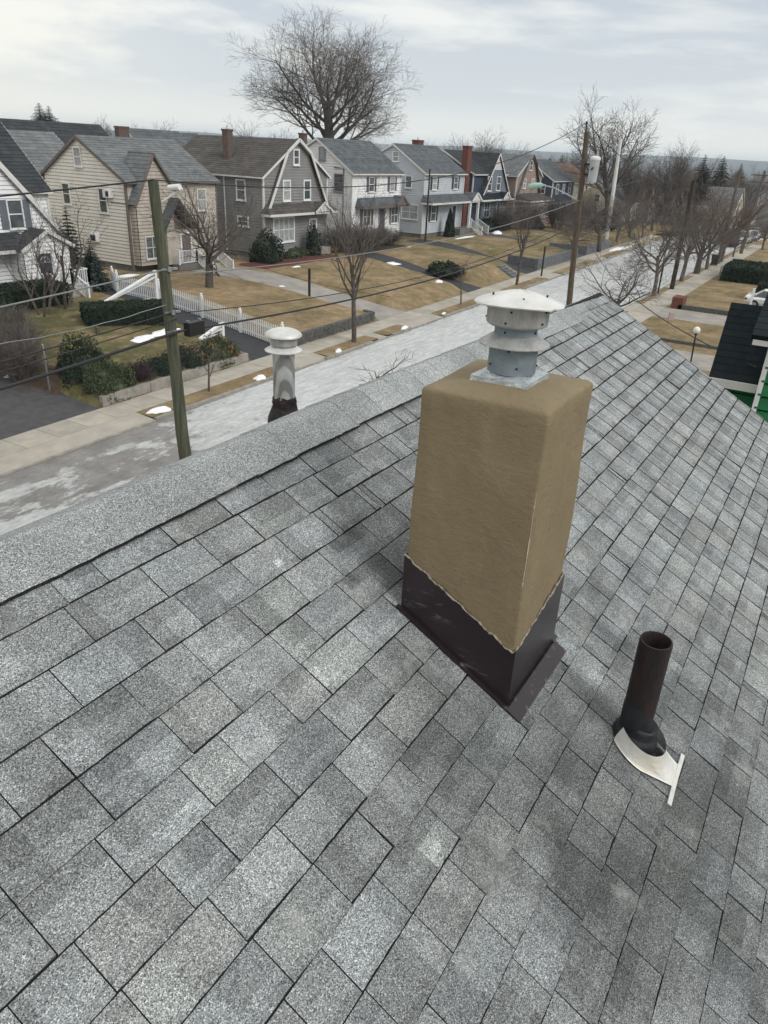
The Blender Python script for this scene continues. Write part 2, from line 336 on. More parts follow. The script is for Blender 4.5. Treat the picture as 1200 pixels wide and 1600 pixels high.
# far kerb, verge, sidewalk
APR = [(-60, 19.2), (28.0, 31.6), (36.9, 37.9), (40.9, 45.6), (54.6, 58.4), (68.0, 72), (85.5, 89.5), (99.5, 103.5), (112.5, 116.5)]
def is_apron(x): return any(a <= x <= b for a, b in APR)
kb = MB(); x = -60.0
while x < 124:
    L = 2.4; b = min(x+L-0.015, 125); top = 0.05 if is_apron(x+1.2) else 0.125
    kb.hull8([(x, YC(x), -0.1), (b, YC(b), -0.1), (b, YC(b)+0.16, -0.1), (x, YC(x)+0.16, -0.1), (x, YC(x)+0.02, top), (b, YC(b)+0.02, top), (b, YC(b)+0.16, top), (x, YC(x)+0.16, top)])
    x += L
tag(kb.build('far_kerb', M['curb']), kind='structure')
vb = MB(); ab = MB()
edges = sorted(set([-60, 125]+[e for a in APR for e in a]))
for a, b in zip(edges[:-1], edges[1:]):
    n_ = max(1, int((b-a)/6)); ap = is_apron((a+b)/2)
    for i in range(n_):
        p, q = a+(b-a)*i/n_, a+(b-a)*(i+1)/n_
        pts = [(p, YC(p)+0.16, 0.05 if ap else 0.11), (q, YC(q)+0.16, 0.05 if ap else 0.11), (q, YC(q)+1.2, 0.117), (p, YC(p)+1.2, 0.117)]
        (ab if ap else vb).face(pts)
        ins = [(p, YC(p)+0.16, 0), (q, YC(q)+0.16, 0)]
tag(vb.build('far_verge', M['lawn_tan']), kind='structure'); tag(ab.build('driveway_aprons', M['concrete']), kind='structure')
sb = MB(); x = -60.0
while x < 124:
    b = x+1.35; t_ = rnd.uniform(0.86, 1.06)
    sb.hull8([(x, YC(x)+1.2, 0), (b-.02, YC(b)+1.2, 0), (b-.02, inner(b), 0), (x, inner(x), 0), (x, YC(x)+1.2, 0.125), (b-.02, YC(b)+1.2, 0.125), (b-.02, inner(b), 0.125), (x, inner(x), 0.125)], t_); x = b
M['walk'] = mat('sidewalk concrete', (0.42, 0.39, 0.335), (0.33, 0.305, 0.265), 1.4, bump=0.2, bscale=30, fine=(40, 0.15), attr=True)
tag(sb.build('far_sidewalk', M['walk']), kind='structure')
# near side
mb = MB()
for a, b in ((-60, 0), (0, 60), (60, 125), (125, 152), (152, 200), (200, 290), (290, 500)): mb.face([(a, -80, 0.12+drop(a)), (b, -80, 0.12+drop(b)), (b, 13.6 if b < 160 else 40, 0.12+drop(b)), (a, 13.6 if b < 160 else 40, 0.12+drop(a))])
tag(mb.build('near_verge_and_lawns', M['lawn_tan']), kind='structure')
mb = MB(); x = -60
while x < 124: mb.box(x, x+2.38, 13.6, 13.76, -0.1, 0.128); x += 2.4
tag(mb.build('near_kerb', M['curb']), kind='structure')
sb = MB(); x = -60.0
while x < 124: sb.box(x, x+1.48, 11.25, 13.0, 0.0, 0.135, rnd.uniform(0.85, 1.08)); x += 1.5
for a, b in ((57, 61), (71.5, 73), (81.5, 83.2), (89, 91), (98.5, 100)): sb.box(a, b, 13.0, 13.6, 0, 0.13, rnd.uniform(0.85, 1.0))
tag(sb.build('near_sidewalk', M['walk']), kind='structure')
mb = MB(); mb.face([(56.5, -6, 0.128), (60.8, -6, 0.128), (60.8, 11.25, 0.128), (56.5, 11.25, 0.128)]); mb.face([(42.6, -6, 0.128), (46.6, -6, 0.128), (46.6, 11.25, 0.128), (42.6, 11.25, 0.128)])
tag(mb.build('near_driveways', M['concrete_drive']), kind='structure')
# hills on the horizon
def hills():
    mb = MB(); nA = 240; rr = random.Random(3); ph = [(rr.uniform(0, 6.28), rr.uniform(5, 40), rr.uniform(0.3, 1)) for _ in range(9)]
    rows = [(3300, 0.0), (3700, 0.45), (4100, 0.8), (4500, 1.0), (5200, 0.6)]
    for dist, k in rows:
        for i in range(nA+1):
            a = R(-25+125*i/nA); h = 40+sum(w_*3.4*math.sin(f*a+p) for p, f, w_ in ph) - 8*max(0, math.sin(a*1.3))
            mb.v.append((dist*math.cos(a), dist*math.sin(a), -1+(h+10)*k))
    for j in range(len(rows)-1):
        for i in range(nA): q = j*(nA+1)+i; mb.f.append((q, q+nA+1, q+nA+2, q+1)); mb.t.append(None)
    return mb
M['hill'] = mat('wooded hill', (0.075, 0.068, 0.055), (0.016, 0.02, 0.018), 0.012, stretch=(1, 1, 3), detail=8)
tag(hills().build('hills', M['hill'], smooth=True), kind='structure')

# ------------------------------------------------------------------ our roof
PITCH = R(28.62); cp, sp = math.cos(PITCH), math.sin(PITCH)
RY, RZ = 1.897, 8.898
def rp(u, v, n=0.0):        # along ridge, down the slope, out of the slope
    return (u, RY - v*cp - n*sp, RZ - v*sp + n*cp)
def crest(u): return 0.022*math.exp(-((u-3.0)/1.5)**2) - 0.02*max(0, min(1, (u-4.8)/2))
def shingle_mat(name, ridge=False):
    m = bpy.data.materials.new(name); m.use_nodes = True; t = m.node_tree; b = t.nodes['Principled BSDF']
    v = N(t, 'ShaderNodeTexCoord').outputs['Object']
    vo = N(t, 'ShaderNodeTexVoronoi', feature='F1'); vo.inputs['Scale'].default_value = 430; t.links.new(v, vo.inputs['Vector'])
    sep_ = N(t, 'ShaderNodeSeparateColor'); t.links.new(vo.outputs['Color'], sep_.inputs[0])
    g = ramp(t, sep_.outputs[0], [(0.0, (0.045, 0.05, 0.05)), (0.15, (0.115, 0.122, 0.122)), (0.3, (0.19, 0.20, 0.20)), (0.6, (0.265, 0.278, 0.278)), (0.85, (0.37, 0.383, 0.382)), (1.0, (0.66, 0.67, 0.66))])
    vo2 = noise(t, v, 140, 3, 0.8); g = mixc(t, 1.0, g, ramp(t, vo2, [(0.3, 0.74), (0.7, 1.22)]), 'MULTIPLY')
    a = N(t, 'ShaderNodeAttribute', attribute_name='tone'); g = mixc(t, 1.0, g, a.outputs['Color'], 'MULTIPLY'); g = mixc(t, 1.0, g, (0.955, 0.975, 0.99), 'MULTIPLY')
    big = noise(t, v, 2.2, 6, 0.62); g = mixc(t, 1.0, g, ramp(t, big, [(0.3, 0.80), (0.7, 1.16)]), 'MULTIPLY')
    pale = ramp(t, noise(t, mapping(t, v, loc=(5, 2, 8)), 7, 5, 0.6), [(0.58, 0.0), (0.72, 0.30)]); g = mixc(t, pale, g, (0.42, 0.43, 0.41))
    smu = ramp(t, noise(t, v, 16, 4, 0.6), [(0.62, 0.0), (0.74, 0.35)]); g = mixc(t, smu, g, (0.10, 0.105, 0.10))
    if ridge:
        yy = N(t, 'ShaderNodeSeparateXYZ'); t.links.new(v, yy.inputs[0])
        fr = mth(t, 'MULTIPLY', ramp(t, mth(t, 'SUBTRACT', yy.outputs[1], RY-0.02), [(0.0, 0.0), (0.03, 1.0)]), ramp(t, noise(t, mapping(t, v, (1, 2.5, 1)), 22, 4, 0.6), [(0.3, 0.35), (0.6, 0.9)]))
        g = mixc(t, fr, g, (0.62, 0.65, 0.65))
    t.links.new(g, b.inputs['Base Color']); b.inputs['Roughness'].default_value = 0.9; b.inputs['Specular IOR Level'].default_value = 0.25
    bn = N(t, 'ShaderNodeBump'); bn.inputs['Strength'].default_value = 0.55; bn.inputs['Distance'].default_value = 0.0025
    t.links.new(noise(t, v, 300, 2, 0.7), bn.inputs['Height']); t.links.new(bn.outputs[0], b.inputs['Normal'])
    return m
M['shingle'] = shingle_mat('grey granule shingle'); M['cap'] = shingle_mat('grey ridge cap shingle', True)
M['felt'] = mat('gap shade felt', (0.010, 0.010, 0.011), None, 40)  # black sheet colour stands in for the shade in the tab gaps
roof = empty('gabled_roof', 'grey shingled roof slope in the foreground with the tan chimney on it', 'roof', (3, RY, RZ))
# wet or worn marks: u, v, radius, strength (negative darker), colour shift
def unroof(x, y):
    d = ray(x, y); n = np.array([0, -sp, cp]); o = np.array([0, RY, RZ])-CAM; t = (n@o)/(n@d); w_ = d*t
    return w_[0], (w_-o)@np.array([0, -cp, -sp])
MARKS = []
for x, y, r_, s in ((545, 830, .06, -.35), (530, 850, .05, -.3), (600, 890, .10, -.35), (550, 905, .05, -.3), (585, 880, .09, .30), (575, 905, .06, .45), (435, 880, .02, .7), (500, 1060, .05, .5), (640, 1050, .14, -.28), (690, 1130, .16, -.30), (640, 1180, .07, -.35),
                    (760, 1230, .16, -.25), (850, 1120, .14, -.22), (870, 1200, .15, -.28), (960, 1000, .12, -.2), (930, 920, .05, -.3), (680, 1330, .03, .6), (690, 1385, .03, .35), (880, 1310, .13, -.30), (900, 1380, .15, -.30), (1000, 1400, .18, -.25), (760, 1350, .08, -.2), (1050, 1100, .16, -.22), (1100, 1250, .22, -.28), (1030, 1300, .16, -.28), (980, 1500, .2, -.2), (1150, 1500, .25, -.2), (1080, 1000, .1, -.15), (845, 1360, .05, .4), (905, 1300, .05, .3), (930, 1060, .04, .45), (960, 980, .04, .4), (570, 1160, .05, .25), (420, 1040, .08, -.15), (490, 1150, .07, -.1), (730, 1090, .03, .3)):
    u_, v_ = unroof(x, y); MARKS.append((u_, v_, r_, s))
def mark(u, v):
    s = 1.0
    for a, b, r_, k in MARKS:
        d2 = ((u-a)**2+(v-b)**2)/(r_*r_)
        if d2 < 6: s *= 1+k*1.2*math.exp(-d2)
    return s
mb = MB(); tones = []
V0, E_ = 0.255, 0.143
srnd = random.Random(11); U0, U1 = -3.6, 7.109
def shingles():
    V, Fc, T = [], [], []
    for k in range(-1, 31):
        vt, vb_ = V0+(k-1)*E_+0.0030+0.0012*max(0, k-12)/10, V0+k*E_
        if k == -1: vt, vb_ = V0-2*E_+0.05, V0-E_
        u = U0 + srnd.uniform(-0.2, 0); ctone = srnd.uniform(0.96, 1.05); tabs = []
        near_far = 0
        while u < U1:
            wd = srnd.choice([0.245, 0.245, 0.25, 0.235, 0.205, 0.265, 0.15, 0.29]) + srnd.uniform(-0.012, 0.012)
            if srnd.random() < 0.05: wd = srnd.uniform(0.02, 0.05)
            if U1-u-wd < 0.05: wd = U1-u+0.001
            if u > 2.6: wd *= 0.82
            tabs.append((u, u+wd)); u += wd
        for ua, ub in tabs:
            gp = srnd.uniform(0.0011, 0.0022)*(1+0.50*max(0, ua-1.2)); ua2, ub2 = max(ua+gp, U0), min(ub-gp, U1)
            if ub2-ua2 < 0.01: continue
            th = 0.0030+srnd.uniform(-0.0008, 0.0020); j = srnd.uniform(-0.0025, 0.0025); skew = srnd.uniform(-0.002, 0.002)
            nc = max(1, int((ub2-ua2)/0.03)); nr = 5
            base = 0.90*ctone*srnd.uniform(0.90, 1.07)
            split = srnd.uniform(0.25, 0.75); ta, tb = srnd.choice([(1, 1), (1.08, 0.84), (0.84, 1.08), (1.16, 0.95), (0.95, 1.16), (0.80, 1.0)])
            topdark = srnd.choice([1, 0.88, 0.80, 0.74, 0.9]); rowcut = srnd.choice([0.35, 0.5, 0.55])
            hue = srnd.choice([(1, 1, 1), (1, 1, 1), (1.01, 1.0, 0.985), (0.985, 1.0, 1.01), (0.985, 1.0, 1.02), (1, 1.005, 0.99)])
            b0 = len(V); curl = srnd.choice([0, 0, 0, 0, 0.0012, 0.003])
            for r_ in range(nr+1):
                t_ = r_/nr
                for c in range(nc+1):
                    s = c/nc; uu = ua2+(ub2-ua2)*s; vt_ = vt+0.0016*max(0, uu-1.8); vv = vt_ + (vb_+j+skew*(s-.5)*2-vt_)*t_
                    if r_ == nr: vv += srnd.uniform(-0.0022, 0.0012)
                    nn = 0.0012 + th*t_ + curl*t_*t_*abs(2*s-1)
                    V.append(rp(uu, vv, nn))
            for r_ in range(nr):
                for c in range(nc):
                    q = b0+r_*(nc+1)+c; Fc.append((q, q+nc+1, q+nc+2, q+1))
                    s, t_ = (c+.5)/nc, (r_+.5)/nr
                    tt = base*(ta if s < split else tb)
                    if t_ < rowcut and s >= split*0.3: tt *= topdark
                    if r_ == nr-1: tt *= srnd.uniform(0.74, 1.0)
                    uu = ua2+(ub2-ua2)*s; vv = vt+(vb_-vt)*t_; tt *= mark(uu, vv); bl = 0.5+0.5*math.sin(uu*7.3+2*math.sin(vv*5))*math.sin(vv*8.1+2*math.sin(uu*4)); tt *= 1-(0.20+0.24*bl)*math.exp(-(((uu-2.35)/0.95)**2+((vv-2.0)/0.7)**2)**1.5)
                    tt *= 1.03+0.05*min(max((uu-2.2)/2, 0), 1)  # paler further along the ridge: glancing light put into the tone
                    T.append((tt*hue[0], tt*hue[1], tt*hue[2]))
            # butt edge and sides, toned near-black to paint the shadow lines between tabs
            bt = len(V)
            for c in range(nc+1):
                x_, y_, z_ = V[b0+nr*(nc+1)+c]; V.append((x_, y_+0.0, z_-0.0)); V.append(rp(x_, (RY-y_)/cp*0+ (vb_+j), -0.002))
            for c in range(nc):
                q = bt+2*c; Fc.append((q, q+1, q+3, q+2)); T.append((0.16, 0.16, 0.16))
            for side_, cc in ((0, 0), (1, nc)):
                a_, b_ = V[b0+cc], V[b0+nr*(nc+1)+cc]; i = len(V); uu = a_[0]
                V += [a_, b_, rp(uu, vb_+j, -0.002), rp(uu, vt, -0.002)]; Fc.append((i, i+1, i+2, i+3) if side_ else (i+3, i+2, i+1, i)); T.append((0.14, 0.14, 0.14))
    return V, Fc, T
V, Fc, T = shingles()
mb = MB(); mb.v, mb.f, mb.t = V, Fc, T
L = roof.location
ob = wpart(mb, 'shingles', M['shingle'], roof)
# decking with rake and eave edge, far slope, walls under it
EV = V0+30*E_+0.02
mb = MB(); vb0 = V0
mb.hull8([rp(U0, -0.02, -0.02), rp(U1-0.01, -0.02, -0.02), rp(U1-0.01, EV, -0.02), rp(U0, EV, -0.02), rp(U0, -0.02, -0.0025), rp(U1-0.01, -0.02, -0.0025), rp(U1-0.01, EV, -0.0025), rp(U0, EV, -0.0025)])
wpart(mb, 'underlay', M['felt'], roof)
mb = MB()
def far_p(u, v, n=0): return (u, RY+v*cp+n*sp, RZ-v*sp+n*cp)
k = 0
while k < 30:
    u = U0
    while u < U1:
        ub = min(u+0.5, U1); va, vb_ = 0.02+k*E_, 0.02+(k+1)*E_
        mb.hull8([far_p(u, va, -0.02), far_p(u, vb_, -0.02), far_p(ub, vb_, -0.02), far_p(ub, va, -0.02), far_p(u, va, 0.0), far_p(u, vb_, 0.006), far_p(ub, vb_, 0.006), far_p(ub, va, 0.0)], srnd.uniform(.8, 1.1)); u = ub
    k += 1
wpart(mb, 'far_slope_shingles', M['shingle'], roof)
mb = MB()
for s_ in (rp, far_p):
    a = s_(U1-0.012, 0.0, -0.02); b = s_(U1-0.012, EV, -0.02)
    mb.hull8([(a[0]-0.02, a[1], a[2]-0.16), (a[0], a[1], a[2]-0.16), (b[0], b[1], b[2]-0.16), (b[0]-0.02, b[1], b[2]-0.16), (a[0]-0.02, a[1], a[2]), (a[0], a[1], a[2]), (b[0], b[1], b[2]), (b[0]-0.02, b[1], b[2])])
wpart(mb, 'rake_board', M['white'], roof)
# ridge cap pieces
mb = MB(); u = U0; crnd = random.Random(5); cp_prof = [-0.172, -0.13, -0.085, -0.045, -0.02, 0, 0.02, 0.045, 0.085, 0.13, 0.172]
def cappt(u, s, lift):
    # s<0: camera side. rounded crest
    a = abs(s); y_off = a*cp; z = -a*sp
    rr = 0.06
    if a < rr: z = -rr*sp*(0.45+0.55*(a/rr)**2)
    if s > 0: z *= 0.72
    z += 0.012+lift+crest(u)
    return (u, RY+math.copysign(y_off, s), RZ+z+0.008*(1-min(a/0.17, 1)))
while u < U1:
    ub = min(u+0.235, U1+0.003); jl = crnd.uniform(-0.004, 0.004); tn = crnd.uniform(0.92, 1.16); tl = crnd.uniform(0.001, 0.0026); wl = [crnd.uniform(-0.003, 0.003) for _ in range(8)]
    nseg = 8; b0 = len(mb.v)
    for i in range(nseg+1):
        uu = u-0.012+(ub-u+0.012)*i/nseg
        for s in cp_prof:
            ss = s + (jl+wl[min(i, 7)]*0.6)*(1 if abs(s) > 0.16 else 0)
            mb.v.append(cappt(uu, ss, tl*(1-i/nseg)+0.002+crnd.uniform(-0.0004, 0.0004)+(0.003*math.sin(uu*2.3) if abs(s) < .03 else 0)))
    n_ = len(cp_prof)
    for i in range(nseg):
        for c in range(n_-1):
            q = b0+i*n_+c; mb.f.append((q, q+1, q+n_+1, q+n_)); t_ = tn*(1.08 if cp_prof[c] > -0.03 else 1.0); mb.t.append((t_, t_, t_))
    # thick lower lip and butt end
    for c_ in (0, n_-1):
        for i in range(nseg):
            a_, b_ = mb.v[b0+i*n_+c_], mb.v[b0+(i+1)*n_+c_]; mb.face([a_, b_, (b_[0], b_[1], b_[2]-0.011), (a_[0], a_[1], a_[2]-0.011)], 0.06)
    for c in range(n_-1):
        a_, b_ = mb.v[b0+c], mb.v[b0+c+1]; mb.face([a_, b_, (b_[0], b_[1], b_[2]-0.008), (a_[0], a_[1], a_[2]-0.008)], 0.95)
    u = ub
wpart(mb, 'ridge_cap', M['cap'], roof)
# body of our own house under the roof
M['vinyl'] = mat('pale siding', (0.55, 0.55, 0.52), None, 2)
own = MB(); ye0, ye1 = RY-EV*cp+0.35, RY+EV*cp-0.35; ze = RZ-EV*sp
own.box(U0+0.1, U1-0.25, ye0, ye1, 0.13, ze); own.hull8([(U0+.1, ye0, ze), (U1-.25, ye0, ze), (U1-.25, ye1, ze), (U0+.1, ye1, ze), (U0+.1, RY-.1, RZ-.1), (U1-.25, RY-.1, RZ-.1), (U1-.25, RY+.1, RZ-.1), (U0+.1, RY+.1, RZ-.1)])
wpart(own, 'wall', M['vinyl'], roof)

# ------------------------------------------------------------------ chimney on our roof
def stucco(name, c1, c2, sc_=6):
    m = bpy.data.materials.new(name); m.use_nodes = True; t = m.node_tree; b = t.nodes['Principled BSDF']
    v = N(t, 'ShaderNodeTexCoord').outputs['Object']
    col = mixc(t, ramp(t, noise(t, v, sc_, 6, 0.65), [(0.3, 0.0), (0.7, 1.0)]), c1, c2)
    sm = ramp(t, noise(t, mapping(t, v, (1, 1, .5), loc=(3, 3, 3)), 5, 5, 0.6, 1.0), [(0.55, 0.0), (0.72, 0.5)]); col = mixc(t, sm, col, tuple(x*1.22 for x in c1))
    pit = ramp(t, noise(t, v, 75, 2, 0.5), [(0.24, 1.0), (0.30, 0.0)]); col = mixc(t, mth(t, 'MULTIPLY', pit, 0.7), col, tuple(x*0.45 for x in c1))
    t.links.new(col, b.inputs['Base Color']); b.inputs['Roughness'].default_value = 0.8; b.inputs['Specular IOR Level'].default_value = 0.25
    st_ = ramp(t, noise(t, mapping(t, v, (3, 3, .35), loc=(1, 7, 0)), 6, 5, 0.6), [(0.55, 0.0), (0.75, 0.35)]); col = mixc(t, st_, col, tuple(x*0.62 for x in c1)); t.links.new(col, b.inputs['Base Color'])
    h = mth(t, 'ADD', noise(t, mapping(t, v, (1, 1, 2.2), (0.5, 0.4, 0)), 28, 6, 0.68, 0.8), mth(t, 'MULTIPLY', noise(t, mapping(t, v, (1, 1, 1), (0.9, 0.3, 0.4)), 9, 5, 0.6, 1.5), 1.6))
    bn = N(t, 'ShaderNodeBump'); bn.inputs['Strength'].default_value = 0.6; bn.inputs['Distance'].default_value = 0.006
    t.links.new(h, bn.inputs['Height']); t.links.new(bn.outputs[0], b.inputs['Normal']); return m
M['stucco'] = stucco('tan stucco', (0.222, 0.177, 0.110), (0.190, 0.150, 0.093))
chim = empty('chimney', 'square tan stucco chimney with dark brown flashing in the foreground', 'chimney', (2.29, 0.863, 8.3))
CX0, CX1, CY0, CY1, CZ = 2.063, 2.517, 0.645, 1.082, 9.322
def rounded_loop(x0, x1, y0, y1, r_, n_=5, sub=8):
    P_ = []
    for cx, cy, a0 in ((x1-r_, y1-r_, 0), (x0+r_, y1-r_, 90), (x0+r_, y0+r_, 180), (x1-r_, y0+r_, 270)):
        for i in range(n_+1):
            a = R(a0+90*i/n_); P_.append((cx+r_*math.cos(a), cy+r_*math.sin(a)))
    out = []
    for i in range(len(P_)):
        a, b = P_[i], P_[(i+1) % len(P_)]; L_ = math.hypot(b[0]-a[0], b[1]-a[1]); m_ = sub if i % (n_+1) == n_ else 1
        for k_ in range(m_): out.append((a[0]+(b[0]-a[0])*k_/m_, a[1]+(b[1]-a[1])*k_/m_))
    return out
mb = MB(); rr = random.Random(2); levels = []
for i in range(31): levels.append((8.06+(CZ-0.016-8.06)*i/30, 0.0, 0.012))
levels += [(CZ-0.007, 0.003, 0.015), (CZ-0.001, 0.010, 0.02), (CZ+0.004, 0.035, 0.03), (CZ+0.014, 0.09, 0.03), (CZ+0.022, 0.14, 0.03), (CZ+0.026, 0.18, 0.02)]
loops = []
ph = [rr.uniform(0, 6) for _ in range(8)]
for z, ins, rad in levels:
    tz = (z-8.06)/(CZ-8.06); fl = 0.010*(1-tz)
    lp = rounded_loop(CX0+ins-fl, CX1-ins+fl, CY0+ins-fl, CY1-ins+fl, rad)
    loops.append([(x_+0.003*math.sin(z*11+ph[0]+y_*9), y_+0.003*math.sin(z*9+ph[1]+x_*8), z+0.004*math.sin(x_*12+ph[2])*math.sin(y_*10+ph[3])*(1 if z > CZ-0.05 else 0)) for x_, y_ in lp])
nl = len(loops[0])
for lp in loops: mb.v += lp
for j in range(len(loops)-1):
    for k in range(nl): q = j*nl; mb.f.append((q+k, q+(k+1) % nl, q+nl+(k+1) % nl, q+nl+k)); mb.t.append(None)
ci_ = len(mb.v); mb.v.append(((CX0+CX1)/2, (CY0+CY1)/2, CZ+0.027))
for k in range(nl): mb.f.append(((len(loops)-1)*nl+k, (len(loops)-1)*nl+(k+1) % nl, ci_)); mb.t.append(None)
wpart(mb, 'stack', M['stucco'], chim, smooth=True)
# pale corner bead showing where the coat has worn
mb = MB(); zz_ = 8.50
for i in range(9):
    z0_ = 8.62+i*0.055; mb.tube([(CX0-0.0005, CY0-0.0005+.0035, z0_), (CX0-0.0005, CY0-0.0005+.0035, z0_+0.056)], 0.0013+0.0006*math.sin(i*2), 5)
M['bead'] = mat('bare corner bead', (0.55, 0.52, 0.44), (0.35, 0.3, 0.2), 30)
wpart(mb, 'corner_bead', M['bead'], chim)
# brown sheet metal apron with its flange on the slope
def flash_mat():
    m = mat('brown sheet metal', (0.022, 0.014, 0.017), (0.013, 0.009, 0.011), 3, rough=0.30, spec=0.5)
    t = m.node_tree; b = t.nodes['Principled BSDF']; v = t.nodes['Texture Coordinate'].outputs['Object'] if 'Texture Coordinate' in t.nodes else None
    l = b.inputs['Base Color'].links[0].from_socket
    sc1 = ramp(t, noise(t, mapping(t, v, (9, 2.2, 13), (R(-35), 0, 0)), 3.5, 5, 0.7, 0.3), [(0.60, 0.0), (0.68, 0.55)])
    col = mixc(t, sc1, l, (0.20, 0.17, 0.17)); t.links.new(col, b.inputs['Base Color']); return m
M['flash'] = flash_mat()
def slope_z(y, n=0.0): return RZ - (RY-y)/cp*sp + n
mb = MB(); nseg = 44; f_ = 0.012
def topl(y): return slope_z(y)+0.235
ringP = []
for i in range(nseg+1): ringP.append((CX0-f_, CY1+f_-(CY1-CY0+2*f_)*i/nseg))
for i in range(1, nseg+1): ringP.append((CX0-f_+(CX1-CX0+2*f_)*i/nseg, CY0-f_))
for i in range(1, nseg+1): ringP.append((CX1+f_, CY0-f_+(CY1-CY0+2*f_)*i/nseg))
for i in range(1, nseg+1): ringP.append((CX1+f_-(CX1-CX0+2*f_)*i/nseg, CY1+f_))
tops = []
frr = random.Random(9)
for i, (x_, y_) in enumerate(ringP):
    jit = frr.uniform(-0.003, 0.003)+0.004*math.sin(i*0.9)
    zt = topl(y_)+jit
    if abs(y_-(CY0-f_)) < 1e-6:            # the front sheet is cut in a shallow V
        s = (x_-CX0)/(CX1-CX0); zt = topl(y_)+0.02+jit+0.085*s
    tops.append(zt)
for i in range(len(ringP)-1):
    (xa, ya), (xb, yb) = ringP[i], ringP[i+1]
    mb.face([(xa, ya, slope_z(ya)-0.01), (xb, yb, slope_z(yb)-0.01), (xb, yb, tops[i+1]), (xa, ya, tops[i])])
    ca, cb_ = ((CX0+CX1)/2, (CY0+CY1)/2), 0
    def inn(x_, y_): return (x_+(ca[0]-x_)*0.03, y_+(ca[1]-y_)*0.03)
    a2, b2 = inn(xa, ya), inn(xb, yb)
    mb.face([(xa, ya, tops[i]), (xb, yb, tops[i+1]), (*b2, tops[i+1]+0.001), (*a2, tops[i]+0.001)])
# flange strips
fu = lambda x_, v_, n_: rp(x_, v_, n_)
vbot = (RY-(CY0-f_))/cp; vtop = (RY-(CY1+f_))/cp
def strip(u0, u1, va, vb2, n0=0.0105, n1=0.0135):
    mb.hull8([fu(u0, vb2, 0.004), fu(u1, vb2, 0.004), fu(u1, va, 0.004), fu(u0, va, 0.004), fu(u0, vb2, n0), fu(u1, vb2, n0), fu(u1, va, n1), fu(u0, va, n1)])
strip(CX0-0.030, CX1+0.025, vbot, vbot+0.062); strip(CX0-0.030, CX0-f_, vtop-0.02, vbot); strip(CX1+f_, CX1+0.06, vtop, vbot)
fl_o = wpart(mb, 'flashing', M['flash'], chim)
mb = MB(); 
for i in range(2*nseg):
    (xa, ya), (xb, yb) = ringP[i], ringP[i+1]
    w1_ = 0.0018+0.0030*frr.random()
    mb.tube([(xa+.001, ya+.001, tops[i]+0.001), (xb+.001, yb+.001, tops[i+1]+0.001)], w1_, 5)
wpart(mb, 'sealant_bead', mat('old grey sealant', (0.36, 0.32, 0.26), (0.16, 0.13, 0.10), 60), chim)

# metal rain cap on the chimney
AX, AY = 2.277, 0.863
vent_cap = empty('metal_vent', 'round galvanised two-collar vent cap standing on the tan chimney', 'chimney cap', (AX, AY, 9.345))
M['capmetal'] = mat('grey galvanised sheet', (0.50, 0.50, 0.49), (0.36, 0.37, 0.37), 8, rough=0.5, metal=0.35, bump=0.15, bscale=18, stretch=(3, 3, 0.7), fine=(60, 0.2), c3=(0.30, 0.31, 0.32))
M['bluemetal'] = mat('blue grey sheet', (0.24, 0.29, 0.33), (0.18, 0.22, 0.255), 8, rough=0.5, metal=0.3, bump=0.12, bscale=16, fine=(60, 0.2))
M['hat'] = mat('pale aluminium hat', (0.66, 0.66, 0.65), (0.50, 0.50, 0.49), 10, rough=0.45, metal=0.25, bump=0.25, bscale=12, c3=(0.45, 0.44, 0.42))
M['foil'] = mat('crinkled foil plate', (0.52, 0.56, 0.59), (0.38, 0.42, 0.45), 14, rough=0.4, metal=0.5, bump=0.7, bscale=26)
mb = MB(); nP = 14; hw = 0.098; prr = random.Random(4)
def plz(i, j): e = max(abs(i/nP-.5), abs(j/nP-.5))*2; return 9.368 - 0.012*e**4 + prr.uniform(-0.0012, 0.0012)
g0 = [[(AX-hw+2*hw*i/nP+prr.uniform(-.001, .001), AY-hw+2*hw*j/nP+prr.uniform(-.001, .001), plz(i, j)) for i in range(nP+1)] for j in range(nP+1)]
for j in range(nP):
    for i in range(nP): mb.face([g0[j][i], g0[j][i+1], g0[j+1][i+1], g0[j+1][i]])
rim = [g0[0][i] for i in range(nP+1)]+[g0[j][nP] for j in range(1, nP+1)]+[g0[nP][i] for i in range(nP-1, -1, -1)]+[g0[j][0] for j in range(nP-1, -1, -1)]
for a, b in zip(rim[:-1], rim[1:]): mb.face([(a[0]*1.0+(a[0]-AX)*.02, a[1]+(a[1]-AY)*.02, a[2]-0.020), (b[0]+(b[0]-AX)*.02, b[1]+(b[1]-AY)*.02, b[2]-0.020), b, a])
wpart(mb, 'base_plate', M['foil'], vent_cap, smooth=False)
mb = MB(); mb.lathe([(0.079, 9.366), (0.079, 9.46), (0.076, 9.462)], (AX, AY, 0), 40, 0.004); low = wpart(mb, 'lower_collar', M['bluemetal'], vent_cap, True)
mb = MB(); mb.lathe([(0.069, 9.458), (0.114, 9.456), (0.1145, 9.459), (0.072, 9.487), (0.069, 9.487)], (AX, AY, 0), 40, 0.006); wpart(mb, 'skirt_ring', M['capmetal'], vent_cap, True)
mb = MB(); mb.lathe([(0.069, 9.455), (0.069, 9.535)], (AX, AY, 0), 40, 0.003); wpart(mb, 'neck', M['bluemetal'], vent_cap, True)
mb = MB(); mb.lathe([(0.069, 9.514), (0.090, 9.517), (0.097, 9.522), (0.0985, 9.527), (0.0985, 9.582), (0.09, 9.588), (0.02, 9.588)], (AX, AY, 0), 48, 0.003); wpart(mb, 'upper_collar', M['capmetal'], vent_cap, True)
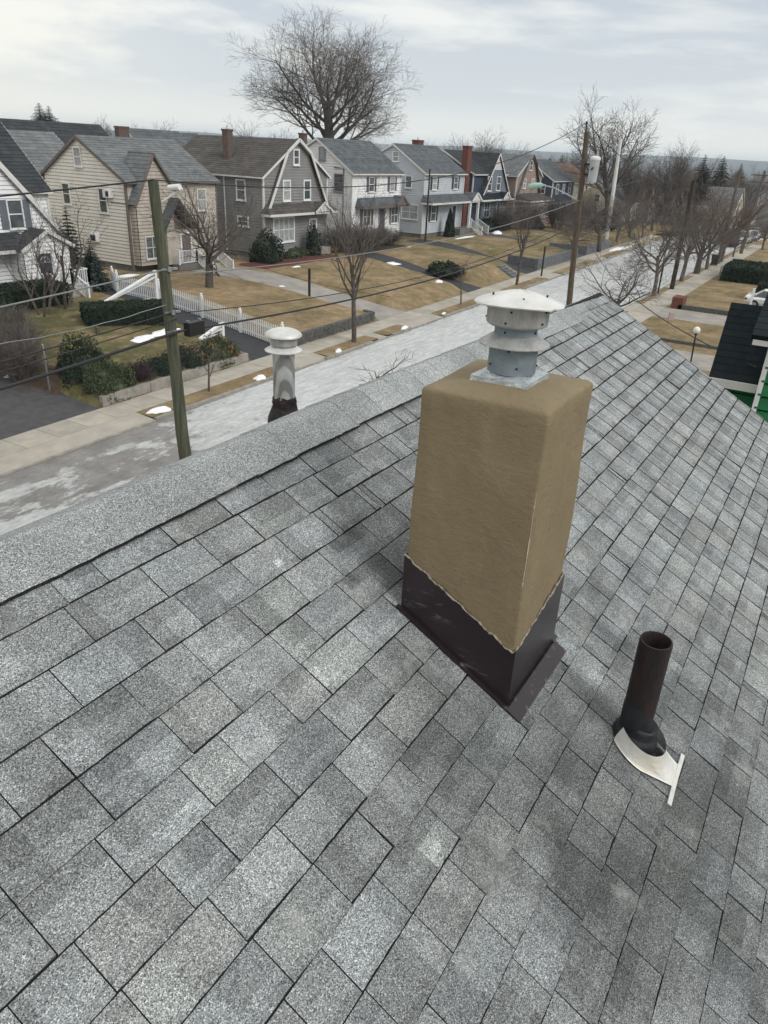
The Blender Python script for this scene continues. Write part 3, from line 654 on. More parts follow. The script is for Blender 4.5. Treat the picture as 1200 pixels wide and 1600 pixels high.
mb = MB(); hb = len(mb.v); mb.lathe([(0.02, 9.584), (0.135, 9.583), (0.141, 9.584), (0.1425, 9.588), (0.138, 9.592), (0.10, 9.604), (0.055, 9.616), (0.012, 9.624), (0.0005, 9.625)], (AX, AY, 0), 56, 0.008)
hv = []
for x_, y_, z_ in mb.v:                 # dents and a folded seam
    a = math.atan2(y_-AY, x_-AX); r_ = math.hypot(x_-AX, y_-AY); z_ += 0.004*math.sin(2*a+1)*(r_/0.14) + (0.004 if abs(a+1.9) < 0.08 and r_ > 0.01 else 0)
    hv.append((x_, y_, z_))
mb.v = hv; wpart(mb, 'rain_hat', M['hat'], vent_cap, True)
srr = random.Random(8)
for zc, rc, n_ in ((9.392, .0795, 5), (9.445, .0795, 5), (9.50, .0695, 4), (9.535, .099, 5), (9.57, .099, 5)):
    for i in range(n_):
        a = 2*math.pi*i/n_+zc*40; d = Vector((math.cos(a), math.sin(a), 0)); p = Vector((AX, AY, zc))+d*rc; mb = MB(); mb.tube([p-d*0.002, p+d*0.003], 0.0034, 8); wpart(mb, 'screw', M['darkmetal'], vent_cap)
for i in range(4):
    mb = MB(); a = 2*math.pi*i/4+0.5; mb.tube([(AX+.085*math.cos(a), AY+.085*math.sin(a), 9.604), (AX+.085*math.cos(a), AY+.085*math.sin(a), 9.6125)], 0.0034, 8); wpart(mb, 'rivet', M['darkmetal'], vent_cap)

# black plumbing vent with boot
PX, PY = 2.405, 0.235; pz0 = slope_z(PY)
pv = empty('vent_pipe', 'short rusty dark plumbing vent pipe in a rubber boot low on the roof', 'vent pipe', (PX, PY, pz0))
M['rust'] = mat('dark rusty iron', (0.026, 0.017, 0.018), (0.012, 0.010, 0.011), 12, rough=0.6, bump=0.35, bscale=60, c3=(0.034, 0.019, 0.018), stretch=(2, 2, .6))
M['rubber'] = mat('black rubber', (0.022, 0.026, 0.031), (0.012, 0.014, 0.017), 15, rough=0.5, bump=0.2, bscale=30)
M['bootmetal'] = mat('white aluminium flashing', (0.66, 0.66, 0.64), (0.50, 0.50, 0.49), 12, rough=0.45, metal=0.2, bump=0.3, bscale=14, c3=(0.6, 0.57, 0.5))
tilt = Matrix.Rotation(R(-1.5), 3, 'Y')
mb = MB(); mb.lathe([(0.057, 0.02), (0.0575, 0.475), (0.056, 0.482), (0.0515, 0.483), (0.0485, 0.478), (0.0485, 0.15), (0.0005, 0.149)], (PX, PY, pz0), 40, 0.002, tilt); wpart(mb, 'pipe', M['rust'], pv, True)
# lower part of the pipe is painted with tar at a slant
mb = MB(); n_ = 40
for k in range(n_+1):
    a = 2*math.pi*k/n_; zt = 0.165+0.05*math.cos(a-2.6)+0.004*math.sin(6*a)
    for z, r_ in ((0.03, 0.060), (zt-0.01, 0.0595), (zt, 0.0578)):
        q = tilt @ Vector((r_*math.cos(a), r_*math.sin(a), z)); mb.v.append((PX+q.x, PY+q.y, pz0+q.z))
for k in range(n_):
    for j in range(2): q = k*3+j; mb.f.append((q, q+3, q+4, q+1)); mb.t.append(None)
wpart(mb, 'tar_sleeve', M['rubber'], pv, True)
sl = Matrix.Rotation(PITCH*0.5, 3, 'X')
mb = MB(); mb.lathe([(0.088, -0.03), (0.086, 0.026), (0.080, 0.043), (0.070, 0.050), (0.066, 0.058), (0.064, 0.078), (0.061, 0.090), (0.055, 0.094), (0.03, 0.08)], (PX, PY-0.002, pz0+0.016), 40, 0.006, sl); wpart(mb, 'rubber_collar', M['rubber'], pv, True)
mb = MB()
cu, cv = PX, (RY-PY)/cp     # slope coordinates
rim_ = []
for k in range(37):
    a = R(-228+ (262)*k/36)       # around the downhill side
    rim_.append((cu+0.098*math.cos(a)*1.0, cv-0.098*math.sin(a)*1.06))
tip = (2.415, 2.388-0.28-0.002)
def hgt_(du): return 0.05
low_ = []
for k, (a, b) in enumerate(rim_):
    s = k/36; tgt = (2.305+0.19*s, tip[1]) if 0.25 < s < 0.9 else (a*1.0+(a-cu)*0.12, b+0.012)
    if s <= .25: tgt = (a-0.018, b+0.012+0.03*(s/.25))
    low_.append(tgt)
for k in range(36):
    (a0, b0_), (a1, b1_) = rim_[k], rim_[k+1]; (c0, d0), (c1, d1) = low_[k], low_[k+1]
    up = 0.062
    for j in range(5):
        t0, t1 = j/5, (j+1)/5
        def P3(a, b, c, d, t_): h_ = 0.012+up*(1-t_)**2.2; return rp(a+(c-a)*t_, b+(d-b)*t_, h_)
        mb.face([P3(a0, b0_, c0, d0, t0), P3(a1, b1_, c1, d1, t0), P3(a1, b1_, c1, d1, t1), P3(a0, b0_, c0, d0, t1)])
wpart(mb, 'boot_flashing', M['bootmetal'], pv, True)
mb = MB()
ba, bb_ = rp(2.262, 2.107, 0.010), rp(2.548, 2.096, 0.010); nn_ = (0, -sp, cp)
mid = rp(2.40, 2.099, 0.011); mb.bar(ba, mid, 0.017, 0.006, nn_); mb.bar(mid, bb_, 0.016, 0.007, nn_)
wpart(mb, 'flange_edge', M['bootmetal'], pv)

# shiny flue pipe just behind the ridge
FX, FY = 2.888, 2.3
fl = empty('flue_pipe', 'shiny metal flue pipe with domed white cap behind the roof ridge', 'flue pipe', (FX, FY, slope_z(2*RY-FY)))
def flue_mat():
    m = mat('bright galvanised pipe', (0.66, 0.67, 0.67), (0.46, 0.46, 0.45), 9, rough=0.34, metal=0.6, bump=0.06, bscale=30)
    t = m.node_tree; b = t.nodes['Principled BSDF']; v = t.nodes['Texture Coordinate'].outputs['Object']; l = b.inputs['Base Color'].links[0].from_socket
    wv = N(t, 'ShaderNodeTexWave', wave_type='RINGS', rings_direction='SPHERICAL'); wv.inputs['Scale'].default_value = 7; wv.inputs['Distortion'].default_value = 3; wv.inputs['Detail'].default_value = 3; wv.inputs['Detail Scale'].default_value = 1.2
    t.links.new(mapping(t, v, (1, 1, .35), loc=(.05, .05, -.04)), wv.inputs['Vector']); col = mixc(t, 1.0, l, ramp(t, wv.outputs[0], [(0.35, .55), (0.6, 1.0)]), 'MULTIPLY')  # warped rings multiplied into the colour as painted reflections
    t.links.new(col, b.inputs['Base Color']); return m
M['flue'] = flue_mat()
mb = MB(); mb.lathe([(0.0554, 8.74), (0.0548, 9.10), (0.0504, 9.10), (0.0504, 8.9)], (FX, FY, 0), 40); mb.bar((FX-0.052, FY-0.02, 8.80), (FX-0.052, FY-0.02, 9.085), 0.006, 0.005); wpart(mb, 'pipe', M['flue'], fl, True)
mb = MB(); mb.lathe([(0.0517, 9.083), (0.0926, 9.078), (0.0939, 9.082), (0.0630, 9.100), (0.0517, 9.105)], (FX, FY, 0), 40); wpart(mb, 'collar', M['hat'], fl, True)
mb = MB(); mb.lathe([(0.0473, 9.105), (0.0662, 9.108), (0.0680, 9.114), (0.0680, 9.142), (0.0189, 9.145)], (FX, FY, 0), 40)
for i in range(4):
    a = i*math.pi/2+.3; mb.bar((FX+.057*math.cos(a), FY+.057*math.sin(a), 9.09), (FX+.063*math.cos(a), FY+.063*math.sin(a), 9.145), 0.012, 0.003)
wpart(mb, 'cap_ring', M['capmetal'], fl, True)
mb = MB(); mb.lathe([(0.02, 9.150), (0.088, 9.149), (0.092, 9.152), (0.092, 9.157), (0.086, 9.167), (0.068, 9.178), (0.040, 9.187), (0.0005, 9.190)], (FX, FY, 0), 48, 0.003); wpart(mb, 'dome', M['hat'], fl, True)
M['tar'] = mat('black tar', (0.016, 0.018, 0.022), (0.03, 0.012, 0.010), 5, rough=0.45, bump=0.9, bscale=22, c3=(0.06, 0.015, 0.010))
mb = MB(); mb.lathe([(0.0945, 8.55), (0.0895, 8.66), (0.0819, 8.735), (0.0662, 8.775), (0.0617, 8.80), (0.0643, 8.815), (0.0592, 8.838), (0.0561, 8.842)], (FX, FY, 0), 36, 0.03)
mb.v = [(a+rr.uniform(-.002, .002), b+rr.uniform(-.002, .002), c+(rr.uniform(-.006, .008) if c > 8.8 else 0)) for a, b, c in mb.v]
wpart(mb, 'tar_base', M['tar'], fl, True)

# ------------------------------------------------------------------ houses
M['siding_white'] = mat('white clapboard', (0.78, 0.79, 0.80), (0.70, 0.71, 0.725), 1.5, rough=0.6)
M['siding_beige'] = mat('beige clapboard', (0.70, 0.675, 0.62), (0.63, 0.605, 0.56), 1.2, rough=0.6)
M['siding_grey'] = mat('grey clapboard', (0.245, 0.245, 0.243), (0.21, 0.21, 0.212), 1.2, rough=0.6)
M['siding_lightblue'] = mat('pale blue grey clapboard', (0.50, 0.535, 0.58), (0.45, 0.48, 0.525), 1.2, rough=0.6)
M['siding_slate'] = mat('slate clapboard', (0.16, 0.19, 0.23), (0.13, 0.16, 0.19), 1.2, rough=0.6)
M['siding_navy'] = mat('navy clapboard', (0.045, 0.065, 0.10), (0.038, 0.055, 0.085), 1.2, rough=0.6)
M['siding_tan'] = mat('pinkish tan shingle wall', (0.34, 0.25, 0.205), (0.27, 0.20, 0.165), 3, rough=0.8)
M['siding_cream'] = mat('cream clapboard', (0.60, 0.55, 0.43), (0.54, 0.50, 0.39), 1.2, rough=0.6)
M['stone_face'] = mat('pale stone veneer', (0.46, 0.42, 0.365), (0.36, 0.325, 0.285), 2.5, rough=0.85, bump=0.5, bscale=8)
M['fascia'] = mat('pale trim', (0.62, 0.62, 0.61), (0.54, 0.54, 0.53), 2)
M['brown_trim'] = mat('brown trim', (0.16, 0.13, 0.12), None, 2)
M['foundation'] = mat('grey foundation', (0.17, 0.165, 0.155), (0.12, 0.115, 0.11), 2, bump=.3)
M['dimblind'] = mat('half drawn blind', (0.16, 0.17, 0.175), (0.05, 0.06, 0.065), 1.5, rough=.2, spec=.5, stretch=(1, 1, 3))
def roofmat(n, c): return mat(n, c, tuple(x*0.74 for x in c), 1.3, rough=0.95, attr=True, fine=(9, 0.28), spec=0.15, stretch=(1, 1, 1))
M['r_slate'] = roofmat('slate grey roof shingles', (0.135, 0.15, 0.165)); M['r_grey'] = roofmat('weathered grey roof shingles', (0.19, 0.205, 0.215))
M['r_dark'] = roofmat('charcoal roof shingles', (0.060, 0.066, 0.074)); M['r_brown'] = roofmat('brown grey roof shingles', (0.118, 0.110, 0.104)); M['r_rust'] = roofmat('rusty brown roof shingles', (0.17, 0.115, 0.09))
M['r_black'] = roofmat('black roof shingles', (0.022, 0.030, 0.036))
hr = random.Random(21)
def siding(mb, A, B, z0, z1, out, prof=None, h=0.23):
    A, B = Vector((*A, 0)), Vector((*B, 0)); d = B-A; o = Vector((*out, 0)); z = z0
    while z < z1-0.01:
        zt = min(z+h, z1)
        s0 = prof(z) if prof else (0, 1); s1 = prof(zt-1e-4) if prof else (0, 1)
        if s0 is None: break
        if s1 is None: s1 = ((s0[0]+s0[1])/2,)*2
        def P_(s, zz_, off): q = A+d*s+o*off; return (q.x, q.y, zz_)
        g_ = 0.16*(zt-z); f_ = (1-g_/(zt-z)); m0, m1 = s0[0]+(s1[0]-s0[0])*f_, s0[1]+(s1[1]-s0[1])*f_; zg = zt-g_
        mb.face([P_(s0[0], z, 0.045), P_(s0[1], z, 0.045), P_(m1, zg, 0.018), P_(m0, zg, 0.018)])
        mb.face([P_(m0, zg, 0.018), P_(m1, zg, 0.018), P_(m1, zg, -0.035), P_(m0, zg, -0.035)])
        mb.face([P_(m0, zg, -0.035), P_(m1, zg, -0.035), P_(s1[1], zt, -0.035), P_(s1[0], zt, -0.035)])
        mb.face([P_(s0[0], z, -0.035), P_(s0[1], z, -0.035), P_(s0[1], z, 0.045), P_(s0[0], z, 0.045)]); z = zt
def roof_plane(mb, e0, e1, r0, r1, row=0.28, tile=0.45, th=0.02):
    # eave corners e0,e1, ridge corners r0,r1 (same order); raised shingle courses plus a slab
    e0, e1, r0, r1 = map(Vector, (e0, e1, r0, r1)); n = (e1-e0).cross(r0-e0)
    if n.length < 1e-6: n = (e1-e0).cross(r1-e0)
    n.normalize()
    if n.z < 0: n = -n
    L_ = ((r0+r1)/2-(e0+e1)/2).length; nr = max(2, int(L_/row))
    for i in range(nr):
        a, b = i/nr, (i+1)/nr
        pa, pb, qa, qb = e0.lerp(r0, a), e1.lerp(r1, a), e0.lerp(r0, b), e1.lerp(r1, b)
        nt_ = max(1, int((pb-pa).length/tile)); off = hr.uniform(0, 1)/nt_*0
        rowt = hr.uniform(0.93, 1.05)
        for k in range(nt_):
            s, t_ = k/nt_, (k+1)/nt_
            mb.face([pa.lerp(pb, s)+n*th, pa.lerp(pb, t_)+n*th, qa.lerp(qb, t_)+n*0.002, qa.lerp(qb, s)+n*0.002], rowt*hr.uniform(0.84, 1.1))
        mb.face([pa, pb, pb+n*th, pa+n*th], 0.5)
    dn = n*0.09
    mb.hull8([e0-dn, e1-dn, r1-dn, r0-dn, e0, e1, r1, r0], 0.6)
def win(H, pl, c, a0, a1, z0, z1, frame='white', glass='glass', shutter=None, mull=1, sw=0.32, wide=0, sill=True):
    if glass == 'glass': glass = hr.choice(['glass', 'glass', 'curtain', 'dimblind'])
    # pl 'f': on a wall facing the street at Y=c; 's': on a wall facing -X at X=c
    def bx(mb, a, b, za, zb, o0, o1):
        if pl == 'f': mb.box(a, b, c-o1, c-o0, za, zb)
        else: mb.box(c-o1, c-o0, a, b, za, zb)
    f = MB(); t = 0.085+wide
    bx(f, a0-t, a0, z0-t, z1+t, 0, 0.11); bx(f, a1, a1+t, z0-t, z1+t, 0, 0.11); bx(f, a0, a1, z1, z1+t, 0, 0.11); bx(f, a0, a1, z0-t, z0, 0, 0.11)
    zm = (z0+z1)/2; bx(f, a0, a1, zm-0.03, zm+0.03, 0.0, 0.085)
    for i in range(1, mull+1) if mull > 1 else []:
        a = a0+(a1-a0)*i/mull
        if i < mull: bx(f, a-0.03, a+0.03, z0, z1, 0.0, 0.085)
    fo = wpart(f, 'window', M[frame], H)
    g = MB(); bx(g, a0, a1, z0, z1, 0.0, 0.062); subpart(g, 'pane', M[glass], fo)
    if sill: g = MB(); bx(g, a0-t-.04, a1+t+.04, z0-t-0.05, z0-t, 0, 0.16); subpart(g, 'sill', M[frame], fo)
    if shutter:
        for s_ in (a0-t-0.02-sw, a1+t+0.02): g = MB(); bx(g, s_, s_+sw, z0-0.05, z1+0.05, 0.0, 0.095); wpart(g, 'shutter', M[shutter], H)
def door(H, pl, c, a0, a1, z0, z1, m='bluedoor', frame='white', fan=False):
    def bx(mb, a, b, za, zb, o0, o1):
        if pl == 'f': mb.box(a, b, c-o1, c-o0, za, zb)
        else: mb.box(c-o1, c-o0, a, b, za, zb)
    f = MB(); bx(f, a0-.13, a0, z0, z1+.13, 0, .12); bx(f, a1, a1+.13, z0, z1+.13, 0, .12); bx(f, a0, a1, z1, z1+.13, 0, .12); wpart(f, 'door_frame', M[frame], H)
    d = MB(); bx(d, a0, a1, z0, z1, 0, .07); 
    for (u, v) in ((.18, .15), (.57, .15), (.18, .45), (.57, .45)):
        w_ = a1-a0; hh = z1-z0; bx(d, a0+w_*u, a0+w_*(u+.26), z0+hh*v, z0+hh*(v+.25), .0, .082)
    do = wpart(d, 'door', M[m], H)
    g = MB(); 
    if pl == 'f': g.tube([(a1-.12, c-.07, z0+.95), (a1-.12, c-.13, z0+.95)], .03, 8)
    else: g.tube([(c-.04, a0+.12, z0+.95), (c-.09, a0+.12, z0+.95)], .03, 8)
    subpart(g, 'handle', M['metal'], do)
    if fan and pl == 'f':
        g = MB(); cx, cz, r_ = (a0+a1)/2, z1-.5, (a1-a0)*.38
        for i in range(5):
            a = math.pi*i/4; g.bar((cx, c-.085, cz), (cx+r_*math.cos(a), c-.085, cz+r_*math.sin(a)), .035, .02)
        for i in range(10):
            a, b = math.pi*i/10, math.pi*(i+1)/10; g.bar((cx+r_*math.cos(a), c-.085, cz+r_*math.sin(a)), (cx+r_*math.cos(b), c-.085, cz+r_*math.sin(b)), .05, .02)
        g.bar((cx-r_, c-.085, cz), (cx+r_, c-.085, cz), .05, .02); subpart(g, 'fanlight', M['white'], do)
def shell(H, x0, x1, y0, y1, zb, prof, axis, sid, rf, oh=0.35, rake=0.2, trim='fascia', front_sid=None, sh=0.23, row=0.28):
    """walls and roof. prof: list of (across, z) from one eave over the ridge to the other; axis = ridge direction"""
    ze = min(prof[0][1], prof[-1][1]); w_ = MB()
    fb = MB(); fb.box(x0+.04, x1-.04, y0+.04, y1-.04, zb-1.6, zb+0.45); wpart(fb, 'foundation', M['foundation'], H)
    def across(z):
        xs_ = []
        for (a, za), (b, zc) in zip(prof[:-1], prof[1:]):
            if (za-z)*(zc-z) <= 0 and abs(za-zc) > 1e-6: xs_.append(a+(b-a)*(z-za)/(zc-za))
        if not xs_: return None
        return min(xs_), max(xs_)
    def gp(lo, hi):
        def f(z):
            if z <= ze: return (0, 1)
            r_ = across(z)
            if r_ is None: return None
            return ((max(r_[0], lo)-lo)/(hi-lo), (min(r_[1], hi)-lo)/(hi-lo))
        return f
    zr_ = max(p[1] for p in prof); z0 = zb+0.4
    if axis == 'x':
        siding(w_, (x0, y0), (x1, y0), z0, ze, (0, -1), h=sh); siding(w_, (x0, y1), (x1, y1), z0, ze, (0, 1), h=.6)
        siding(w_, (x0, y0), (x0, y1), z0, zr_, (-1, 0), gp(y0, y1), h=sh); siding(w_, (x1, y0), (x1, y1), z0, zr_, (1, 0), gp(y0, y1), h=.6)
    else:
        siding(w_, (x0, y0), (x1, y0), z0, zr_, (0, -1), gp(x0, x1), h=sh); siding(w_, (x0, y1), (x1, y1), z0, zr_, (0, 1), gp(x0, x1), h=.6)
        siding(w_, (x0, y0), (x0, y1), z0, ze, (-1, 0), h=sh); siding(w_, (x1, y0), (x1, y1), z0, ze, (1, 0), h=.6)
    wo_ = wpart(w_, 'wall', M[sid], H)
    for x_, y_ in ((x0, y0), (x0, y1), (x1, y0)):
        tb = MB(); tb.box(x_-.075, x_+.075, y_-.075, y_+.075, zb+.4, ze-0.02); wpart(tb, 'corner_board', M[trim], H)
    # roof
    P_ = list(prof); (a, za), (b, zc) = P_[0], P_[1]; sl_ = (zc-za)/(b-a); P_[0] = (a-oh, za-sl_*oh)
    (a, za), (b, zc) = P_[-1], P_[-2]; sl_ = (zc-za)/(b-a); P_[-1] = (a+oh, za+sl_*oh)
    rb = MB()
    lo, hi = (x0-rake, x1+rake) if axis == 'x' else (y0-rake, y1+rake)
    pt = (lambda a, s, z: (s, a, z+.10)) if axis == 'x' else (lambda a, s, z: (a, s, z+.10))
    k = max(range(len(P_)), key=lambda i: P_[i][1])
    for i in range(k): roof_plane(rb, pt(P_[i][0], lo, P_[i][1]), pt(P_[i][0], hi, P_[i][1]), pt(P_[i+1][0], lo, P_[i+1][1]), pt(P_[i+1][0], hi, P_[i+1][1]), row=row)
    for i in range(len(P_)-1, k, -1): roof_plane(rb, pt(P_[i][0], lo, P_[i][1]), pt(P_[i][0], hi, P_[i][1]), pt(P_[i-1][0], lo, P_[i-1][1]), pt(P_[i-1][0], hi, P_[i-1][1]), row=row)
    ro = wpart(rb, 'roof', M[rf], H)
    for s in (lo, hi):
        fz = MB()
        for i in range(len(P_)-1):
            o = -.03 if s == lo else .03
            A_, B_ = Vector(pt(P_[i][0], s, P_[i][1])), Vector(pt(P_[i+1][0], s, P_[i+1][1])); dz = Vector((0, 0, -.22)); ox = Vector((o, 0, 0)) if axis == 'x' else Vector((0, o, 0))
            fz.hull8([A_+dz, B_+dz, B_+dz+ox, A_+dz+ox, A_+Vector((0, 0, -.005)), B_+Vector((0, 0, -.005)), B_+Vector((0, 0, -.005))+ox, A_+Vector((0, 0, -.005))+ox])
        wpart(fz, 'rake_trim', M[trim], H)
    for q in (P_[0], P_[-1]):
        g = MB(); A_, B_ = Vector(pt(q[0], lo, q[1]-.07)), Vector(pt(q[0], hi, q[1]-.07)); g.bar(A_, B_, .11, .12); wpart(g, 'gutter', M[trim], H)
    return ro
def chim_part(H, ro, x, y, z0, z1, w_=.6, d=.5, m='brick', pot=True):
    mb = MB(); mb.box(x-w_/2, x+w_/2, y-d/2, y+d/2, z0, z1-.15); mb.box(x-w_/2-.05, x+w_/2+.05, y-d/2-.05, y+d/2+.05, z1-.15, z1); c_ = subpart(mb, 'chimney', M[m], ro)
    if pot: mb = MB(); mb.tube([(x, y, z1), (x, y, z1+.28)], .09, 8); subpart(mb, 'chimney_pot', M['hat'], ro)
def porch_roof(H, x0, x1, yw, d, z0, z1, rf, trim='fascia', gable=None, side_hip=0.4):
    mb = MB(); roof_plane(mb, (x0, yw-d, z0), (x1, yw-d, z0), (x0+side_hip, yw, z1), (x1-side_hip, yw, z1), row=.24)
    mb.face([(x0, yw-d, z0), (x0+side_hip, yw, z1), (x0, yw, z0)], .9); mb.face([(x1, yw-d, z0), (x1, yw, z0), (x1-side_hip, yw, z1)], .9)
    if gable:
        gx, gw, gh = gable
        for s in (-1, 1): roof_plane(mb, (gx+s*gw, yw-d-.15, z0+.02), (gx+s*gw, yw-.02, z0+.02), (gx, yw-d-.15, z0+gh), (gx, yw-.02, z0+gh), row=.22)
    o = wpart(mb, 'porch_roof', M[rf], H)
    t = MB(); t.box(x0, x1, yw-d-.02, yw-d+.06, z0-.2, z0-.005); t.box(x0, x0+.08, yw-d+.06, yw, z0-.2, z0-.01); t.box(x1-.08, x1, yw-d+.06, yw, z0-.2, z0-.01)
    if gable:
        for s in (-1, 1): t.bar((gx+s*(gw+.05), yw-d-.19, z0-.05), (gx, yw-d-.19, z0+gh-.04), .06, .2, up=(0, 0, 1))
        t.face([(gx-gw, yw-d-.12, z0), (gx+gw, yw-d-.12, z0), (gx, yw-d-.12, z0+gh-.03)])
    wpart(t, 'porch_trim', M[trim], H)
def steps_part(H, x0, x1, y_top, z_top, n, m='concrete', rise=.18, run=.3):
    mb = MB()
    for i in range(n): mb.box(x0, x1, y_top-run*(i+1), y_top-run*i+.01, z_top-rise*(n+2), z_top-rise*(i+1))
    wpart(mb, 'steps', M[m], H)
def rail(mb, a, b, h=.95, gap=.14, posts=True):
    a, b = Vector(a), Vector(b); L_ = (b-a).length; n_ = max(2, int(L_/gap)); z = Vector((0, 0, 1))
    mb.bar(a+z*h, b+z*h, .07, .06); mb.bar(a+z*.12, b+z*.12, .05, .05)
    for i in range(1, n_): p = a.lerp(b, i/n_); mb.bar(p+z*.12, p+z*h, .035)
    if posts:
        for p in (a, b): mb.bar(p, p+z*(h+.12), .11)
def rails(H, *runs, m='white'):
    for a, b in runs: mb = MB(); rail(mb, a, b); wpart(mb, 'porch_railing', M[m], H)
def house(label, x, y, zb=1.3, name='house'): return empty(name, label, 'house', (x, y, zb))
gable = lambda a, b, ze, zr, m=None: [(a, ze), ((a+b)/2 if m is None else m, zr), (b, ze)]
ZB = 1.3
# 1 white house at the left edge with blue front door
H = house('white house at the left edge with slate shutters, catslide gable and blue front door', 27, 44)
ro = shell(H, 21, 31.3, 43.2, 50.5, ZB, gable(43.2, 50.5, 7.0, 10.35, 46.9), 'x', 'siding_white', 'r_dark')
# front catslide gable
def tri_gable(H, xl, zl, xa, za, xr, zr_, y, ydeep, sid, rf, trim='fascia', base=ZB+.4, thick=.28):
    w_ = MB()
    def pf(z):
        l = xl if z < zl else xl+(xa-xl)*(z-zl)/(za-zl); r_ = xr if z < zr_ else xr+(xa-xr)*(z-zr_)/(za-zr_)
        if z > za: return None
        return ((l-xl)/(xr-xl), (r_-xl)/(xr-xl))
    siding(w_, (xl, y), (xr, y), base, za, (0, -1), pf)
    siding(w_, (xl, y), (xl, ydeep), base, zl, (-1, 0)); siding(w_, (xr, y), (xr, ydeep), base, zr_, (1, 0)); wpart(w_, 'gable_wall', M[sid], H)
    rb = MB(); t = MB()
    for (xe, zz_) in ((xl, zl), (xr, zr_)):
        sl_ = (za-zz_)/(xa-xe); xo = xe+(-.25 if xe < xa else .25); zo = zz_+sl_*(xo-xe)
        roof_plane(rb, (xo, y-.25, zo+.08), (xo, ydeep, zo+.08), (xa, y-.25, za+.08), (xa, ydeep, za+.08))
        A_, B_ = Vector((xo, y-.27, zo+.0)), Vector((xa, y-.27, za+.0)); t.bar(A_, B_, .05, thick, up=(0, 0, 1))
    g = wpart(rb, 'gable_roof', M[rf], H); wpart(t, 'gable_trim', M[trim], H); return g
tri_gable(H, 22.5, 4.4, 26.0, 10.0, 31.15, 4.35, 42.0, 43.4, 'siding_white', 'r_dark')
tri_gable(H, 27.35, 3.95, 28.95, 4.85, 30.4, 4.05, 40.6, 42.0, 'siding_white', 'r_dark', thick=.2)
win(H, 'f', 42.0, 27.75, 28.6, 4.95, 6.4, shutter='slateshutter', sw=.42); win(H, 'f', 42.0, 24.2, 25.2, 4.95, 6.4, shutter='slateshutter'); win(H, 'f', 42.0, 24.2, 26.4, 2.6, 3.9, mull=3)
porch_roof(H, 22.4, 28.5, 42.0, 1.1, 3.9, 4.75, 'r_dark')
door(H, 'f', 40.6, 28.2, 29.05, 1.85, 3.62, fan=True)
mb = MB(); mb.box(27.3, 30.9, 39.5, 40.6, .6, 1.72); steps_part(H, 28.2, 29.5, 39.5, 1.72, 4); wpart(mb, 'porch_floor', M['paleblock'], H)
rails(H, ((27.4, 39.55, 1.72), (28.1, 39.55, 1.72)), ((28.1, 39.55, 1.72), (28.1, 38.2, 1.0)), ((29.6, 39.55, 1.72), (29.6, 38.2, 1.0)), ((29.6, 39.55, 1.72), (30.8, 39.55, 1.72)), ((30.8, 39.55, 1.72), (30.8, 40.5, 1.72)))
# 2 beige house
H = house('large beige house with steep little front gable and two window air conditioners on its side', 42.5, 48)
ro = shell(H, 38.15, 47.0, 44.0, 52.6, ZB, gable(44.0, 52.6, 7.3, 9.85, 48.4), 'x', 'siding_beige', 'r_grey', trim='brown_trim')
tri_gable(H, 38.35, 6.1, 40.1, 9.0, 41.75, 6.9, 43.35, 45.6, 'stone_face', 'r_grey', 'brown_trim', thick=.16)
rb = MB(); roof_plane(rb, (43.5, 42.4, 4.0), (43.5, 43.98, 4.0), (41.5, 42.4, 6.2), (41.5, 43.98, 6.2)); roof_plane(rb, (39.9, 42.4, 4.0), (39.9, 43.3, 4.0), (41.5, 42.4, 6.2), (41.5, 43.3, 6.2)); wpart(rb, 'porch_roof', M['r_slate'], H)
mb = MB(); mb.box(40.3, 43.3, 42.6, 43.3, 1.7, 4.0); wpart(mb, 'porch_wall', M['stone_face'], H)
door(H, 'f', 42.6, 41.6, 42.5, 1.75, 3.7, m='brown_trim')
fr_ = MB(); siding(fr_, (38.2, 43.97), (47.0, 43.97), 1.72, 7.2, (0, -1), h=.35); wpart(fr_, 'front_facing', M['stone_face'], H)
win(H, 'f', 43.93, 44.9, 45.7, 5.2, 6.6, frame='siding_beige'); win(H, 'f', 43.35, 39.65, 40.2, 5.2, 6.6, frame='siding_beige'); win(H, 'f', 43.35, 38.9, 40.1, 2.2, 3.6, frame='fascia', mull=2); win(H, 'f', 43.93, 43.85, 44.7, 2.1, 3.3, frame='fascia')
win(H, 's', 38.15, 48.2, 48.85, 8.0, 9.1, frame='siding_beige'); win(H, 's', 38.15, 46.0, 46.7, 5.1, 6.6, frame='siding_beige'); win(H, 's', 38.15, 49.9, 50.6, 5.4, 6.7, frame='siding_beige')
for ya, yb, za, zb2 in ((45.3, 45.95, 6.1, 6.6), (47.2, 48.1, 3.0, 3.55)):
    mb = MB(); mb.box(37.78, 38.14, ya, yb, za, zb2); a_ = wpart(mb, 'air_conditioner', M['white'], H)
    mb = MB(); mb.box(37.76, 37.785, ya+.08, yb-.3, za+.08, zb2-.08); subpart(mb, 'grille', M['darkmetal'], a_)
mb = MB(); mb.tube([(38.08, 43.92, 7.2), (38.08, 43.92, 1.5)], .06, 8); wpart(mb, 'downspout', M['brown_trim'], H)
mb = MB(); mb.box(40.6, 44.8, 41.9, 42.6, .6, 1.72); wpart(mb, 'porch_floor', M['foundation'], H); steps_part(H, 42.6, 44.6, 41.9, 1.72, 5)
rails(H, ((40.7, 41.95, 1.72), (42.5, 41.95, 1.72)), ((42.5, 41.95, 1.72), (42.5, 40.4, .85)), ((44.7, 41.95, 1.72), (44.7, 40.4, .85)))
